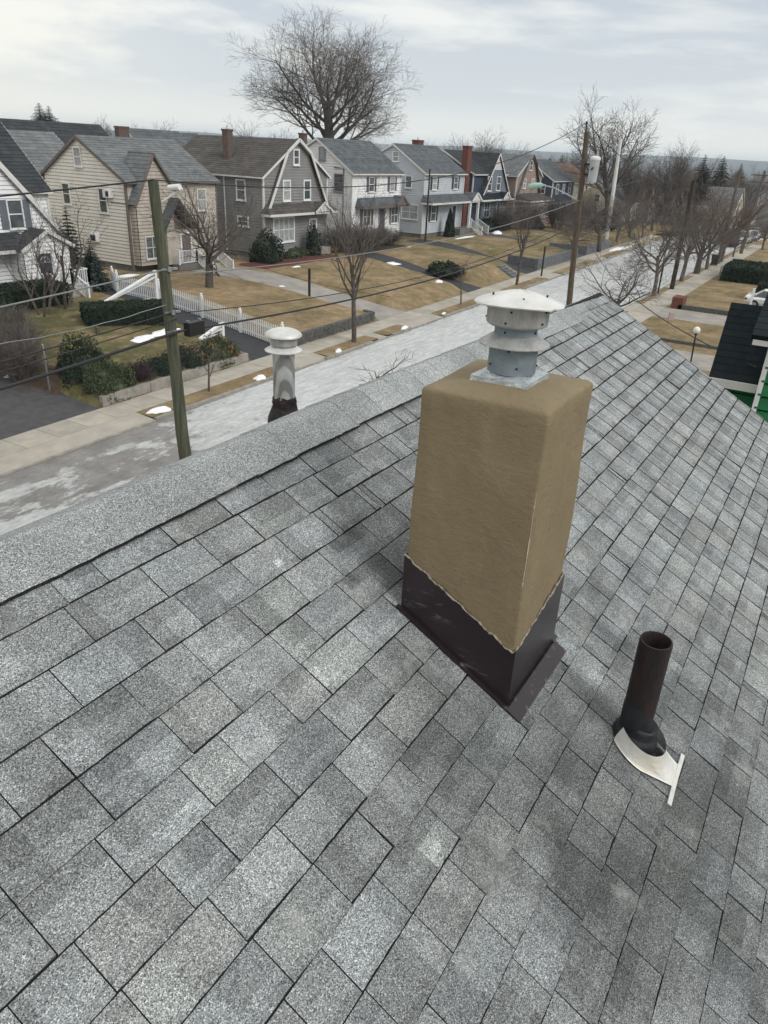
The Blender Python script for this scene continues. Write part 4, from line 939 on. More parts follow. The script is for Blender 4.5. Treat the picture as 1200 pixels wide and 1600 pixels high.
# 3 grey gambrel house
H = house('grey house with brown roof and white trimmed gambrel front gable', 54.8, 46)
ro = shell(H, 50.4, 59.2, 42.0, 53.0, ZB, gable(50.4, 59.2, 7.7, 10.35), 'y', 'siding_grey', 'r_brown', rake=.25)
chim_part(H, ro, 52.2, 47.2, 7.8, 10.95, .66, .6, 'brownbrick')
gm = MB(); gt = MB()
GP = [(50.65, 5.1), (53.2, 9.45), (54.8, 10.42), (56.4, 9.45), (59.0, 5.1)]
for (a, za), (b, zc) in zip(GP[:-1], GP[1:]):
    gt.bar((a, 41.62, za), (b, 41.62, zc), .06, .24, up=(0, 0, 1))
    e_, r_ = ((a, za), (b, zc)) if za < zc else ((b, zc), (a, za)); roof_plane(gm, (e_[0], 41.62, e_[1]+.1), (e_[0], 42.0, e_[1]+.1), (r_[0], 41.62, r_[1]+.1), (r_[0], 42.0, r_[1]+.1))
wpart(gm, 'gambrel_eave', M['r_brown'], H); wpart(gt, 'gambrel_trim', M['fascia'], H)
win(H, 'f', 42.0, 54.4, 55.0, 8.6, 9.6, wide=.05); win(H, 'f', 42.0, 52.95, 53.75, 5.85, 7.25, wide=.05); win(H, 'f', 42.0, 55.8, 56.6, 5.85, 7.25, wide=.05); win(H, 'f', 42.0, 51.6, 54.25, 2.6, 4.4, mull=4, wide=.05, glass='curtain')
win(H, 's', 50.4, 43.9, 44.7, 5.8, 7.2, wide=.03); win(H, 's', 50.4, 43.7, 44.7, 3.8, 4.4, wide=.03)
door(H, 'f', 42.0, 56.6, 57.5, 1.9, 4.1, m='siding_grey')
porch_roof(H, 50.1, 59.7, 42.0, .95, 4.85, 5.55, 'r_brown', gable=(57.4, 1.25, .75))
for y_, z1_ in ((46.1, 7.55), (50.2, 7.6)): mb = MB(); mb.tube([(50.32, y_, z1_), (50.32, y_, 1.6)], .06, 8); wpart(mb, 'downspout', M['fascia'], H)
mb = MB(); mb.box(56.2, 58.4, 40.9, 42.0, 1.0, 1.85); wpart(mb, 'front_step', M['concrete'], H)
# 4 white house
H = house('white clapboard house with plum shutters and small gabled porch roof', 68, 46)
ro = shell(H, 63.3, 72.4, 42.0, 51.0, ZB, gable(42.0, 51.0, 8.0, 10.65, 46.0), 'x', 'siding_white', 'r_slate')
for a in (66.25, 70.2): win(H, 'f', 42.0, a, a+.85, 6.3, 7.5, shutter='plum')
win(H, 'f', 42.0, 65.35, 66.65, 3.2, 4.8, shutter='plum', sw=.4, mull=2); win(H, 'f', 42.0, 70.7, 72.0, 3.2, 4.7, shutter='plum', sw=.2, mull=2)
win(H, 's', 63.3, 45.1, 45.7, 8.9, 9.9, frame='siding_grey'); win(H, 's', 63.3, 43.0, 43.9, 6.3, 7.7, frame='siding_grey')
door(H, 'f', 42.0, 68.4, 69.3, 2.1, 4.6, m='plum', frame='siding_grey')
porch_roof(H, 63.9, 73.0, 42.0, 1.0, 5.0, 5.75, 'r_slate', 'brown_trim', gable=(71.2, 1.2, .85))
mb = MB(); mb.tube([(63.2, 44.0, 8.3), (63.2, 42.9, 8.25), (63.2, 42.9, 3.0)], .045, 8); wpart(mb, 'conduit', M['brown_trim'], H)
chim_part(H, ro, 65, 49.0, 9, 11.1, .6, .6, 'brownbrick', True)
# 5 pale blue house
H = house('pale blue house with dark shutters and white columned corner porch', 82, 46)
ro = shell(H, 77.6, 87.4, 42.0, 51.2, ZB, gable(42.0, 51.2, 8.0, 10.6, 46.1), 'x', 'siding_lightblue', 'r_slate')
for a in (79.4, 84.7): win(H, 'f', 42.0, a, a+.95, 6.3, 7.5, shutter='greentrim', sw=.36)
win(H, 'f', 42.0, 79.5, 80.6, 3.0, 4.6, shutter='greentrim', sw=.4); win(H, 's', 77.6, 45.4, 46.1, 8.95, 9.85); win(H, 's', 77.6, 43.6, 44.3, 6.4, 7.5); win(H, 's', 77.6, 42.6, 44.6, 3.2, 4.6, mull=2, glass='curtain')
door(H, 'f', 42.0, 84.8, 85.7, 2.1, 4.4, m='greentrim')
porch_roof(H, 77.0, 89.4, 42.0, 1.5, 5.0, 5.75, 'r_slate', gable=(88.2, 1.35, .9))
for a in (86.9, 89.2): mb = MB(); mb.box(a-.13, a+.13, 40.53, 40.79, 2.0, 4.8); wpart(mb, 'porch_column', M['white'], H)
mb = MB(); mb.box(84.2, 89.5, 40.4, 42, .9, 2.0); wpart(mb, 'porch_floor', M['foundation'], H); steps_part(H, 87.2, 88.9, 40.4, 2.0, 4)
rails(H, ((87.1, 40.4, 2.0), (87.1, 38.9, 1.2)), ((89.0, 40.4, 2.0), (89.0, 38.9, 1.2)))
# 6 navy grey house with brick chimneys
H = house('dark blue grey house with tall red brick chimney stacks and steep white tipped gable', 96, 46)
ro = shell(H, 91.3, 101.2, 42.6, 52.0, ZB, gable(42.6, 52.0, 7.9, 10.3, 47), 'x', 'siding_navy', 'r_dark')
tri_gable(H, 93.1, 5.6, 97.0, 10.2, 101.2, 5.6, 42.0, 46.5, 'siding_slate', 'r_dark', thick=.18)
mb = MB(); siding(mb, (95.4, 41.96), (98.6, 41.96), 8.35, 10.1, (0, -1), lambda z: ((z-8.35)/1.85*.5, 1-(z-8.35)/1.85*.5)); wpart(mb, 'gable_panel', M['fascia'], H)
chim_part(H, ro, 90.6, 43.4, 1.5, 10.9, 1.1, .8); chim_part(H, ro, 90.9, 50.5, 7, 11.3, 1.4, .9)
for a in (94.4, 97.2): win(H, 'f', 42.0, a, a+1.1, 5.95, 7.5)
win(H, 'f', 42.0, 94.0, 95.6, 2.8, 4.5, mull=2); door(H, 'f', 42.0, 98.0, 98.9, 2.1, 4.3)
porch_roof(H, 91.3, 101.8, 42.0, 1.0, 4.95, 5.6, 'r_black', gable=(98.6, 1.2, .8))
# 7 tan gambrel house
H = house('pinkish tan house with gambrel front gable and glazed porch', 108, 46)
ro = shell(H, 104.0, 113.2, 42.0, 53.0, ZB, gable(104.0, 113.2, 7.7, 10.2), 'y', 'siding_tan', 'r_grey', sh=.3)
gm = MB(); gt = MB(); GP = [(104.2, 5.1), (107.0, 9.3), (108.6, 10.3), (110.2, 9.3), (113.0, 5.1)]
for (a, za), (b, zc) in zip(GP[:-1], GP[1:]):
    gt.bar((a, 41.62, za), (b, 41.62, zc), .06, .2); e_, r_ = ((a, za), (b, zc)) if za < zc else ((b, zc), (a, za)); roof_plane(gm, (e_[0], 41.62, e_[1]+.1), (e_[0], 42.0, e_[1]+.1), (r_[0], 41.62, r_[1]+.1), (r_[0], 42.0, r_[1]+.1))
wpart(gm, 'gambrel_eave', M['r_grey'], H); wpart(gt, 'gambrel_trim', M['brown_trim'], H)
win(H, 'f', 42.0, 108.2, 109.0, 8.4, 9.5); win(H, 'f', 42.0, 106.4, 107.3, 6.1, 7.2); win(H, 'f', 42.0, 109.6, 110.5, 6.1, 7.2)
mb = MB(); mb.box(104.3, 113, 39.8, 42, .9, 4.6); wpart(mb, 'porch_wall', M['siding_tan'], H); win(H, 'f', 39.8, 104.8, 112.4, 2.4, 4.1, mull=8)
porch_roof(H, 104.0, 113.3, 42.0, 2.5, 4.6, 5.4, 'r_brown')
# 8 navy house, 9 brown roofed house and the further ones of the row
def simple_house(label, x0, x1, y0, y1, ze, zr_, axis, sid, rf, zb=ZB, shut=None, wins=2, front=True, chim=None, mid=None, low=False, name='house'):
    H = house(label, (x0+x1)/2, (y0+y1)/2, zb, name)
    pr = gable(y0, y1, ze, zr_, mid) if axis == 'x' else gable(x0, x1, ze, zr_, mid)
    ro = shell(H, x0, x1, y0, y1, zb, pr, axis, sid, rf, sh=.3, row=.4)
    fl_ = [ze-1.9] if low else [ze-1.9, ze-4.6]
    for zw in fl_:
        for i in range(wins):
            a = x0+(x1-x0)*(i+.7)/(wins+.4)
            if zw > zb+.3: win(H, 'f', y0, a-.45, a+.45, zw, zw+1.3, shutter=shut, sill=False)
    ym = (y0+y1)/2
    win(H, 's', x0, ym-.4, ym+.4, ze+.1, ze+1.1, sill=False) if zr_-ze > 2 and axis == 'x' else None
    win(H, 's', x0, y0+1.2, y0+2.0, ze-1.9, ze-.7, sill=False)
    if axis == 'y': win(H, 'f', y0, (x0+x1)/2-.4, (x0+x1)/2+.4, ze+.3, ze+1.3, sill=False)
    if chim: chim_part(H, ro, chim[0], chim[1], ze-2.5, zr_+.05, 1.3, .6, chim[2], False)
    return H
H = simple_house('navy house with three white framed upper windows beyond the tan gambrel', 118.8, 128.8, 42, 51, 7.0, 9.7, 'x', 'siding_navy', 'r_slate', wins=3)
H = simple_house('cream house with wide rusty brown roof beside the navy house', 131, 142, 43, 52, 6.6, 9.3, 'x', 'siding_cream', 'r_rust')
simple_house('small pale house with blue grey roof behind the utility transformer', 138, 148, 36, 45, 3.6, 6.6, 'x', 'siding_cream', 'r_slate', zb=-.2, low=True)
simple_house('low white cottage with pointed gable beyond the transformer', 150, 158, 35, 43, 3.0, 6.4, 'y', 'siding_white', 'r_slate', zb=-.6, low=True)
simple_house('low grey cottage with tall gable among the bare trees', 161, 170, 33, 42, 2.8, 6.6, 'y', 'siding_lightblue', 'r_grey', zb=-1.0, low=True)
# back row seen over the first row
simple_house('pale house with light grey roof tucked behind the white and beige houses', 34.5, 45.5, 56, 66, 6.5, 9.95, 'x', 'siding_beige', 'r_grey')
simple_house('cream house with charcoal roof and gable window in the back row at left', 44.4, 56.5, 64, 72.5, 7.6, 10.85, 'x', 'siding_cream', 'r_dark', chim=(57.5, 66, 'brownbrick'))
simple_house('pale yellow house whose gable shows over the beige house roof', 59.5, 66.5, 64, 71, 7.6, 10.7, 'x', 'siding_cream', 'r_slate')
simple_house('pale blue house with small attic window in the back row', 66.5, 76, 69, 77, 7.4, 10.6, 'y', 'siding_lightblue', 'r_slate')
simple_house('house with dark roof peeking in at the far left edge', 32, 43.5, 70, 78, 7, 10.7, 'x', 'siding_white', 'r_dark')
simple_house('grey roofed house behind the grey gambrel house', 72, 82, 70, 79, 6.5, 9.6, 'x', 'siding_tan', 'r_brown')
simple_house('dark roofed house behind the pale blue house', 97, 110, 66, 75, 7.2, 10.6, 'x', 'siding_white', 'r_dark')
# far neighbourhood, both sides of the street
frr2 = random.Random(33)
names_ = ['white', 'cream', 'grey', 'pale blue', 'tan']; sids = ['siding_white', 'siding_cream', 'siding_grey', 'siding_lightblue', 'siding_tan']; rfs = ['r_slate', 'r_grey', 'r_dark', 'r_brown', 'r_rust']
protos = []
for c_, (ax, rf_) in enumerate((('x', 'r_slate'), ('y', 'r_grey'), ('x', 'r_dark'), ('y', 'r_slate'), ('x', 'r_rust'))):
    x, y = ((172, 31), (186, 40), (178, 10), (196, 22), (210, 36))[c_]; zb_ = drop(x)+.2
    protos.append(simple_house('%s house far down the street, seen small among bare trees' % names_[c_], x, x+10, y, y+9, zb_+4.8, zb_+7.9, ax, sids[c_], rf_, zb=zb_, low=True)); protos[-1]['group'] = '%s houses far down the street' % names_[c_]
spots_ = []
for X in range(160, 470, 19):
    for px in range(880, 1215, 1):
        d = ray(px, 250); Y = X*d[1]/d[0]
        if all(abs(Y-b) > 15 or abs(X-a) > 12 for a, b in spots_) and all(abs(X-p.location.x) > 14 or abs(Y-p.location.y) > 14 for p in protos): spots_.append((X+frr2.uniform(-2, 2), Y))
for X, Y in spots_:
    c_ = frr2.randrange(5); o = copy_tree(protos[c_]); o.location = (X, Y, drop(X)+.2+frr2.uniform(-.5, .9)); o.rotation_euler = (0, 0, frr2.choice([0, 0, .12, -.15, 1.57, -1.4]))
# green house next door at the right edge
H = house('bright green shingled neighbour house with black roof at the right edge', 14, -1, .2)
M['siding_green'] = mat('bright green wall shingles', (0.020, 0.165, 0.065), (0.014, 0.125, 0.05), 5, rough=0.7)
w_ = MB(); siding(w_, (12.75, -8), (12.75, 1.25), .4, 6.95, (-1, 0), h=.2); siding(w_, (12.75, 1.25), (15.2, 1.25), .4, 6.95, (0, 1), h=.2); wpart(w_, 'wall', M['siding_green'], H)
rb = MB(); roof_plane(rb, (12.5, -8, 7.03), (12.5, 1.44, 7.03), (13.58, -8, 8.02), (13.58, 1.5, 8.02), row=.13, tile=.22, th=.008); roof_plane(rb, (15.4, -8, 7.0), (15.4, 1.44, 7.0), (13.58, -8, 8.02), (13.58, 1.5, 8.02), row=.13, tile=.22, th=.008); wpart(rb, 'roof', M['r_black'], H)
w2 = MB(); w2.box(12.44, 12.50, -8, 1.46, 6.90, 7.02); w2.box(12.5, 12.75, -8, 1.40, 6.93, 6.95); wpart(w2, 'gutter', M['fascia'], H)
w2 = MB(); siding(w2, (12.0, -6.5), (12.0, .66), .4, 7.70, (-1, 0), h=.2); siding(w2, (12.0, .66), (12.75, .66), .4, 7.70, (0, 1), h=.2); wpart(w2, 'bay_wall', M['siding_green'], H)
w2 = MB(); w2.box(11.96, 12.04, .62, .69, .4, 7.7); wpart(w2, 'corner_board', M['white'], H)
w2 = MB(); w2.box(11.80, 12.6, -6.5, .90, 7.74, 7.82); wpart(w2, 'bay_soffit', M['fascia'], H)
w2 = MB(); roof_plane(w2, (11.76, -6.5, 7.88), (11.76, .93, 7.88), (14.5, -6.5, 9.6), (14.5, .93, 9.6), row=.13, tile=.22, th=.008); w2.face([(11.76, .92, 7.84), (14.5, .92, 9.55), (14.5, .92, 7.84)], .8); wpart(w2, 'bay_roof', M['r_black'], H)

# ------------------------------------------------------------------ bare trees
def _tube(mb, pts, rads, n):
    base = len(mb.v); m_ = len(pts)
    d = pts[-1]-pts[0]; L_ = np.linalg.norm(d)+1e-9; d = d/L_
    a = np.cross(d, (0, 0, 1.0)); la = np.linalg.norm(a); a = a/la if la > 1e-3 else np.array([1.0, 0, 0]); b = np.cross(d, a)
    for i in range(m_):
        for k in range(n):
            t = 2*math.pi*k/n; q = pts[i]+(a*math.cos(t)+b*math.sin(t))*rads[i]; mb.v.append((q[0], q[1], q[2]))
    for i in range(m_-1):
        for k in range(n): q = base+i*n; mb.f.append((q+k, q+(k+1) % n, q+n+(k+1) % n, q+n+k)); mb.t.append(None)
def grow_tree(seed, trunk_h, trunk_r, levels, up=0.12, wob=0.16, lean=0.0, fork=None, rmin=0.012, stems=None, squash=1.0):
    """levels: list of dicts (n, len, ang(lo,hi), start) for each order of branching"""
    r = random.Random(seed); T = MB(); K = MB()
    def rv(): return np.array([r.gauss(0, 1), r.gauss(0, 1), r.gauss(0, 1)])
    def branch(p, d, rad, L_, lv, az0=0):
        n_ = {0: 7, 1: 7, 2: 5, 3: 4}.get(lv, 3); pts = [p]; rads = [rad]; dd = d/np.linalg.norm(d)
        last = lv == len(levels); endr = rad*(0.62 if lv == 0 else 0.28)
        lvw = wob*(0.35 if lv == 0 else 1.0)
        for i in range(n_):
            dd = dd+rv()*lvw*0.6+np.array([0, 0, up*(0.2 if lv == 0 else 1.0 if lv == 1 else 0.35)]); dd = dd/np.linalg.norm(dd)
            pts.append(pts[-1]+dd*L_/n_); rads.append(max(rad+(endr-rad)*(i+1)/n_, rmin*0.6))
        _tube(T if lv <= 1 else K, pts, rads, {0: 10, 1: 6, 2: 5}.get(lv, 3))
        if last: return
        c = levels[lv]; nn = c['n']; nn = max(1, int(nn*r.uniform(.8, 1.25))); az = r.uniform(0, 6.28)
        for i in range(nn):
            s = c.get('start', .25)+(1-c.get('start', .25))*((i+r.uniform(.1, .9))/nn); s = min(s, .995)
            j = min(int(s*n_), n_-1); f = s*n_-j; q = pts[j]*(1-f)+pts[j+1]*f; dl = pts[j+1]-pts[j]; dl = dl/np.linalg.norm(dl)
            az += 2.399+r.uniform(-.5, .5); a = np.cross(dl, (0.3, 0.2, 1.0)); a /= np.linalg.norm(a); b = np.cross(dl, a)
            an = R(r.uniform(*c['ang'])); nd = dl*math.cos(an)+(a*math.cos(az)+b*math.sin(az))*math.sin(an)
            nd[2] = nd[2]*squash if nd[2] > 0 else nd[2]*.6
            ll = c['len']*r.uniform(.7, 1.15)*(1-c.get('fall', .35)*s); rr_ = max((rads[j])*c.get('rr', .55), rmin)
            branch(q, nd, min(rr_, rads[j]*.9 if lv else 9), ll, lv+1)
    if stems:
        for k in range(stems):
            a = 6.28*k/stems+r.uniform(-.4, .4); branch(np.array([.12*math.cos(a), .12*math.sin(a), -.1]), np.array([.35*math.cos(a), .35*math.sin(a), 1.0]), trunk_r*r.uniform(.7, 1), trunk_h*r.uniform(.8, 1.1), 0)
    else:
        branch(np.array([0, 0, -0.15]), np.array([lean, 0, 1.0]), trunk_r, trunk_h, 0)
    return T, K
def tree_proto(label, T, K, bark='bark', twig='twig', name='tree', group=None, cat='tree'):
    e = empty(name, label, cat, (0, 0, 0), group); T.build('trunk', M[bark], e, True); K.build('crown', M[twig], e, False); return e
USED = set()
def put(proto, x, y, z, s, rz, label, group=None, cat=None, name=None):
    o = proto if proto.name not in USED else copy_tree(proto)
    USED.add(proto.name); o.location = (x, y, z); o.scale = (s if not isinstance(s, tuple) else s[0], s if not isinstance(s, tuple) else s[0], s if not isinstance(s, tuple) else s[1]); o.rotation_euler = (0, 0, rz); o['label'] = label
    if group: o['group'] = group
    if cat: o['category'] = cat
    return o
# the great tree behind the row
T, K = grow_tree(2, 14.5, .75, [dict(n=15, len=12.0, ang=(30, 82), start=.55, fall=.35, rr=.42), dict(n=9, len=5.6, ang=(25, 55), start=.25, rr=.45), dict(n=6, len=2.9, ang=(25, 55), start=.15), dict(n=5, len=1.7, ang=(25, 55), start=.1), dict(n=4, len=1.0, ang=(20, 50), start=.1)], up=.09, wob=.15, rmin=.015)
big = tree_proto('great spreading bare tree rising high behind the grey gambrel and white houses', T, K, 'bark', 'twig', 'bare_tree')
put(big, 90, 64.2, .6, (1.16, 1.02), R(-54.3), big['label'])
# street trees
T, K = grow_tree(12, 3.4, .15, [dict(n=9, len=4.2, ang=(14, 48), start=.50, fall=.25, rr=.5), dict(n=6, len=2.0, ang=(22, 48), start=.2), dict(n=4, len=1.1, ang=(20, 50), start=.1), dict(n=3, len=.55, ang=(15, 40), start=.1)], up=.10, wob=.13, rmin=.006)
street = tree_proto('x', T, K, name='street_tree')
put(street, 35.2, 22.95, .1, (.98, 1.3), .5, 'bare vase shaped street tree on the far verge in front of the white house')
put(street, 62.1, 24.0, .1, (.85, 1.15), 2.0, 'bare street tree on the far verge below the stepped lawn mound')
T, K = grow_tree(23, 2.7, .26, [dict(n=8, len=4.0, ang=(35, 68), start=.6, fall=.1, rr=.52), dict(n=8, len=2.1, ang=(30, 60), start=.2, rr=.5), dict(n=6, len=1.2, ang=(25, 60), start=.1), dict(n=5, len=.65, ang=(20, 50), start=.1)], up=.06, wob=.24, rmin=.007)
spread = tree_proto('x', T, K, name='front_yard_tree')
put(spread, 37.0, 35.6, 1.0, 1.15, 1.2, 'dark gnarled bare tree in front of the beige house steps')
put(spread, 93.8, 26.3, .3, 1.05, 3.0, 'thick trunked bare tree at the far sidewalk beyond the block walls')
T, K = grow_tree(31, 3.6, .10, [dict(n=4, len=2.9, ang=(15, 40), start=.35, rr=.6), dict(n=5, len=1.5, ang=(20, 50), start=.2), dict(n=4, len=.8, ang=(20, 50), start=.1), dict(n=3, len=.4, ang=(15, 45), start=.1)], up=.10, wob=.22, rmin=.007, stems=3)
multi = tree_proto('x', T, K, name='multi_stem_tree')
put(multi, 26.6, 36.5, 1.1, 1.12, 0.3, 'bare multi stemmed tree in front of the blue front door')
put(multi, 24.6, 35.6, 1.0, (1.0, .85), 2.3, 'bare multi stemmed tree at the left edge before the white house window')
# near verge trees seen over our roof
T, K = grow_tree(44, 2.3, .17, [dict(n=8, len=3.0, ang=(32, 62), start=.5, fall=.1, rr=.5), dict(n=8, len=1.7, ang=(30, 60), start=.15), dict(n=7, len=.95, ang=(25, 55), start=.1), dict(n=5, len=.5, ang=(20, 50), start=.1)], up=.08, wob=.25, rmin=.007)
round_t = tree_proto('x', T, K, name='verge_tree', bark='palebark')
put(round_t, 65.9, 13.3, .1, (1.12, 1.5), .3, 'round headed bare tree on the near verge, nearest of that row of trees')
put(round_t, 76.8, 13.3, .1, (1.2, 1.55), 1.9, 'thick grey trunked bare tree on the near verge behind the dark post')
put(round_t, 104.2, 12.6, .1, .8, 4.0, 'small leaning bare tree on the near verge before the parked cars')
put(round_t, 118, 10.8, .1, .9, 5.0, 'bare tree at the far end of the near sidewalk')
put(round_t, 118.5, 27.2, .3, .9, 5.5, 'bare tree across the street from the parked dark car')
T, K = grow_tree(52, 1.0, .11, [dict(n=7, len=2.8, ang=(42, 75), start=.5, fall=.05, rr=.62), dict(n=6, len=1.5, ang=(30, 60), start=.2), dict(n=5, len=.8, ang=(30, 60), start=.1), dict(n=3, len=.45, ang=(20, 50), start=.1)], up=.10, wob=.26, rmin=.010, squash=.8)
low_t = tree_proto('x', T, K, name='small_yard_tree')
put(low_t, 51.0, 12.4, .9, (1.35, 1.15), .2, 'low wide branching bare tree just over the end of our roof ridge')
T, K = grow_tree(57, 1.9, .055, [dict(n=6, len=1.2, ang=(30, 65), start=.4, rr=.55), dict(n=4, len=.65, ang=(30, 60), start=.2), dict(n=3, len=.35, ang=(20, 50), start=.2)], up=.06, wob=.25, rmin=.006)
branchy = tree_proto('x', T, K, name='sapling')
put(branchy, 20.9, 12.4, .9, (1.7, 1.25), .9, 'thin bare branches rising just behind our roof ridge beside the flue pipe')
put(branchy, 24.0, 12.6, .4, 1.0, 2.9, 'thin bare tree top behind the ridge nearer the chimney')
put(branchy, 34.5, 12.6, 1.7, 1.25, 4.1, 'thin bare branches showing beside the chimney cap')
put(branchy, 23.1, 22.6, .1, .95, 4, 'tiny sapling with snow at its foot on the far verge left of the flue pipe')
put(branchy, 50.2, 23.5, .1, (1.1, 1.5), 1, 'young slender tree on the far verge left of the chimney cap')
put(branchy, 98.8, 13.0, .1, (1.1, 1.4), 1.7, 'slim bare tree beside the dark wheeled bin')
put(round_t, 83.5, 26.4, .2, 1.15, 2.2, 'bare tree on the far verge in front of the notched block wall')
put(round_t, 104.5, 27.2, .2, 1.3, 3.3, 'bare tree on the far verge past the end of the block walls')
put(round_t, 88.5, 13.0, .1, (1.15, 1.4), 5.2, 'bare tree on the near verge just before the wheeled bin')
# vase shaped reddish masses
T, K = grow_tree(61, 2.2, .30, [dict(n=9, len=5.2, ang=(14, 52), start=.45, fall=.0, rr=.42), dict(n=7, len=2.9, ang=(16, 42), start=.2), dict(n=6, len=1.6, ang=(18, 42), start=.1), dict(n=4, len=.9, ang=(16, 44), start=.1)], up=.05, wob=.12, rmin=.010)
vase = tree_proto('x', T, K, name='vase_shaped_tree', twig='redtwig')
for i, (x, y, s, lb) in enumerate(((88, 18.6, .95, 'tall reddish vase shaped tree in the middle of the tree mass at right'), (99, 15.5, .85, 'reddish vase shaped tree leaning over the parked cars'), (112, 27.5, .8, 'vase shaped bare tree left of the reddish mass'), (132, 29, .9, 'vase shaped bare tree behind the reddish mass'))):
    if i == 0: y = 13.2; x = 84; s = 1.12
    if i == 1: y = 13.0; x = 97; s = 1.1
    put(vase, x, y, .2, s, i*1.7, lb)
# background trees
T, K = grow_tree(71, 5.0, .34, [dict(n=10, len=7.0, ang=(20, 60), start=.4, fall=.15, rr=.5), dict(n=8, len=3.4, ang=(25, 55), start=.15), dict(n=7, len=1.8, ang=(20, 50), start=.1), dict(n=4, len=1.0, ang=(20, 50), start=.1)], up=.1, wob=.18, rmin=.016)
far_a = tree_proto('x', T, K, name='background_tree')
T, K = grow_tree(83, 4.0, .30, [dict(n=12, len=6.0, ang=(15, 48), start=.3, fall=.2, rr=.45), dict(n=8, len=3.2, ang=(20, 45), start=.1), dict(n=6, len=1.8, ang=(20, 45), start=.1), dict(n=4, len=1.0, ang=(20, 50), start=.1)], up=.12, wob=.14, rmin=.016)
far_b = tree_proto('x', T, K, name='background_tree')
br = random.Random(17)
def px_at(px, X):         # world Y for a photo column at the horizon
    d = ray(px, 232); return X*d[1]/d[0]
FT = [(far_a, 400, 92, 1.0, 'bushy bare tree left of the great tree behind the grey gambrel house'), (far_b, 385, 112, .95, 'bare tree at the left foot of the great tree'), (far_b, 430, 105, .95, 'bare tree close behind the great tree on its left'), (far_b, 565, 104, .95, 'bare tree at the right foot of the great tree behind the white house'), (far_a, 590, 120, .8, 'bare tree over the ridge of the white house'), (far_b, 540, 120, .95, 'bare tree right behind the great tree trunk'),
      (far_a, 245, 150, 1.15, 'round bare tree standing alone on the skyline at left'), (far_b, 170, 150, 1.3, 'wispy bare tree above the yellow gable at left'), (far_b, 148, 165, 1.2, 'bare tree between the twin spruces and the yellow gable'), (far_b, 130, 190, 1.15, 'bare tree just right of the twin spruces'), (far_b, 320, 175, 1.15, 'pale bare tree left of the brown chimney on the skyline'), (far_a, 655, 210, 1.2, 'tiny bare tree on the skyline between the white and pale blue houses'),
      (far_a, 750, 145, 1.12, 'bare tree above the brick chimneys, left of a pair'), (far_a, 783, 160, 1.15, 'bare tree above the dark house roof, right of a pair'), (far_b, 820, 165, 1.1, 'smaller bare tree over the tan gambrel roof'), (far_b, 905, 150, 1.1, 'bare tree left of the tall utility pole top'), (far_a, 968, 128, 1.5, 'tall broad bare tree right of the tall utility pole'), (far_b, 1000, 140, 1.15, 'bare tree right of the white monopole'), (far_b, 1030, 150, .95, 'low bare tree between the monopole and the skyline grove'),
      (far_b, 1060, 150, 1.35, 'bare tree rising over the hills left of the far spruces'), (far_a, 1085, 165, 1.15, 'bare tree beside the thin far spruce'), (far_b, 1110, 170, 1.0, 'bare tree between the two far spruces'), (far_b, 1165, 200, 1.05, 'bare tree right of the pointed far spruce'), (far_a, 1185, 190, 1.0, 'bare tree on the skyline at the right edge')]
for i, (pr, px, X, s, lb) in enumerate(FT): put(pr, X, px_at(px, X), .3+drop(X), s*1.06*br.uniform(.95, 1.03), br.uniform(0, 6), lb, 'bare trees behind the houses')
for i in range(48):
    X = br.uniform(125, 330); px = br.uniform(900, 1205); Y = px_at(px, X)
    if 9 < Y < 27+0.02*X and X < 156: X += 35
    pr_, k__ = br.choice([(far_a, .75), (far_b, .75), (spread, 1.2), (round_t, 1.4), (far_b, .65), (vase, .8)]); put(pr_, X, Y, .3+drop(X), br.uniform(.65, .95)*k__, br.uniform(0, 6), 'bare tree among the small far houses down the street', 'bare trees down the street')
for i in range(26):
    X = br.uniform(120, 260); px = br.uniform(250, 900)
    put(br.choice([far_a, far_b]), X, px_at(px, X), .3, br.uniform(.75, .98), br.uniform(0, 6), 'low bare tree on the skyline behind the back row of roofs', 'bare trees on the skyline')
# evergreens
M['needle'] = mat('blue green needles', (0.030, 0.050, 0.040), (0.016, 0.028, 0.024), 3, rough=.8, spec=.15)
M['needle2'] = mat('silvery green needles', (0.085, 0.115, 0.105), (0.05, 0.07, 0.065), 3, rough=.8, spec=.15)
M['leafdark'] = mat('dark glossy leaves', (0.028, 0.042, 0.026), (0.016, 0.026, 0.018), 3, rough=.7, spec=.2)
M['leafmid'] = mat('olive leaves', (0.075, 0.095, 0.05), (0.04, 0.055, 0.03), 6, rough=.7, spec=.2)
M['leafyellow'] = mat('yellow green leaves', (0.22, 0.20, 0.07), (0.09, 0.10, 0.04), 5, rough=.7)
M['leafbrown'] = mat('dry brown leaves', (0.19, 0.12, 0.065), (0.10, 0.07, 0.04), 5, rough=.9)
M['purple'] = mat('purple brown twigs', (0.058, 0.038, 0.042), (0.035, 0.024, 0.028), 5)
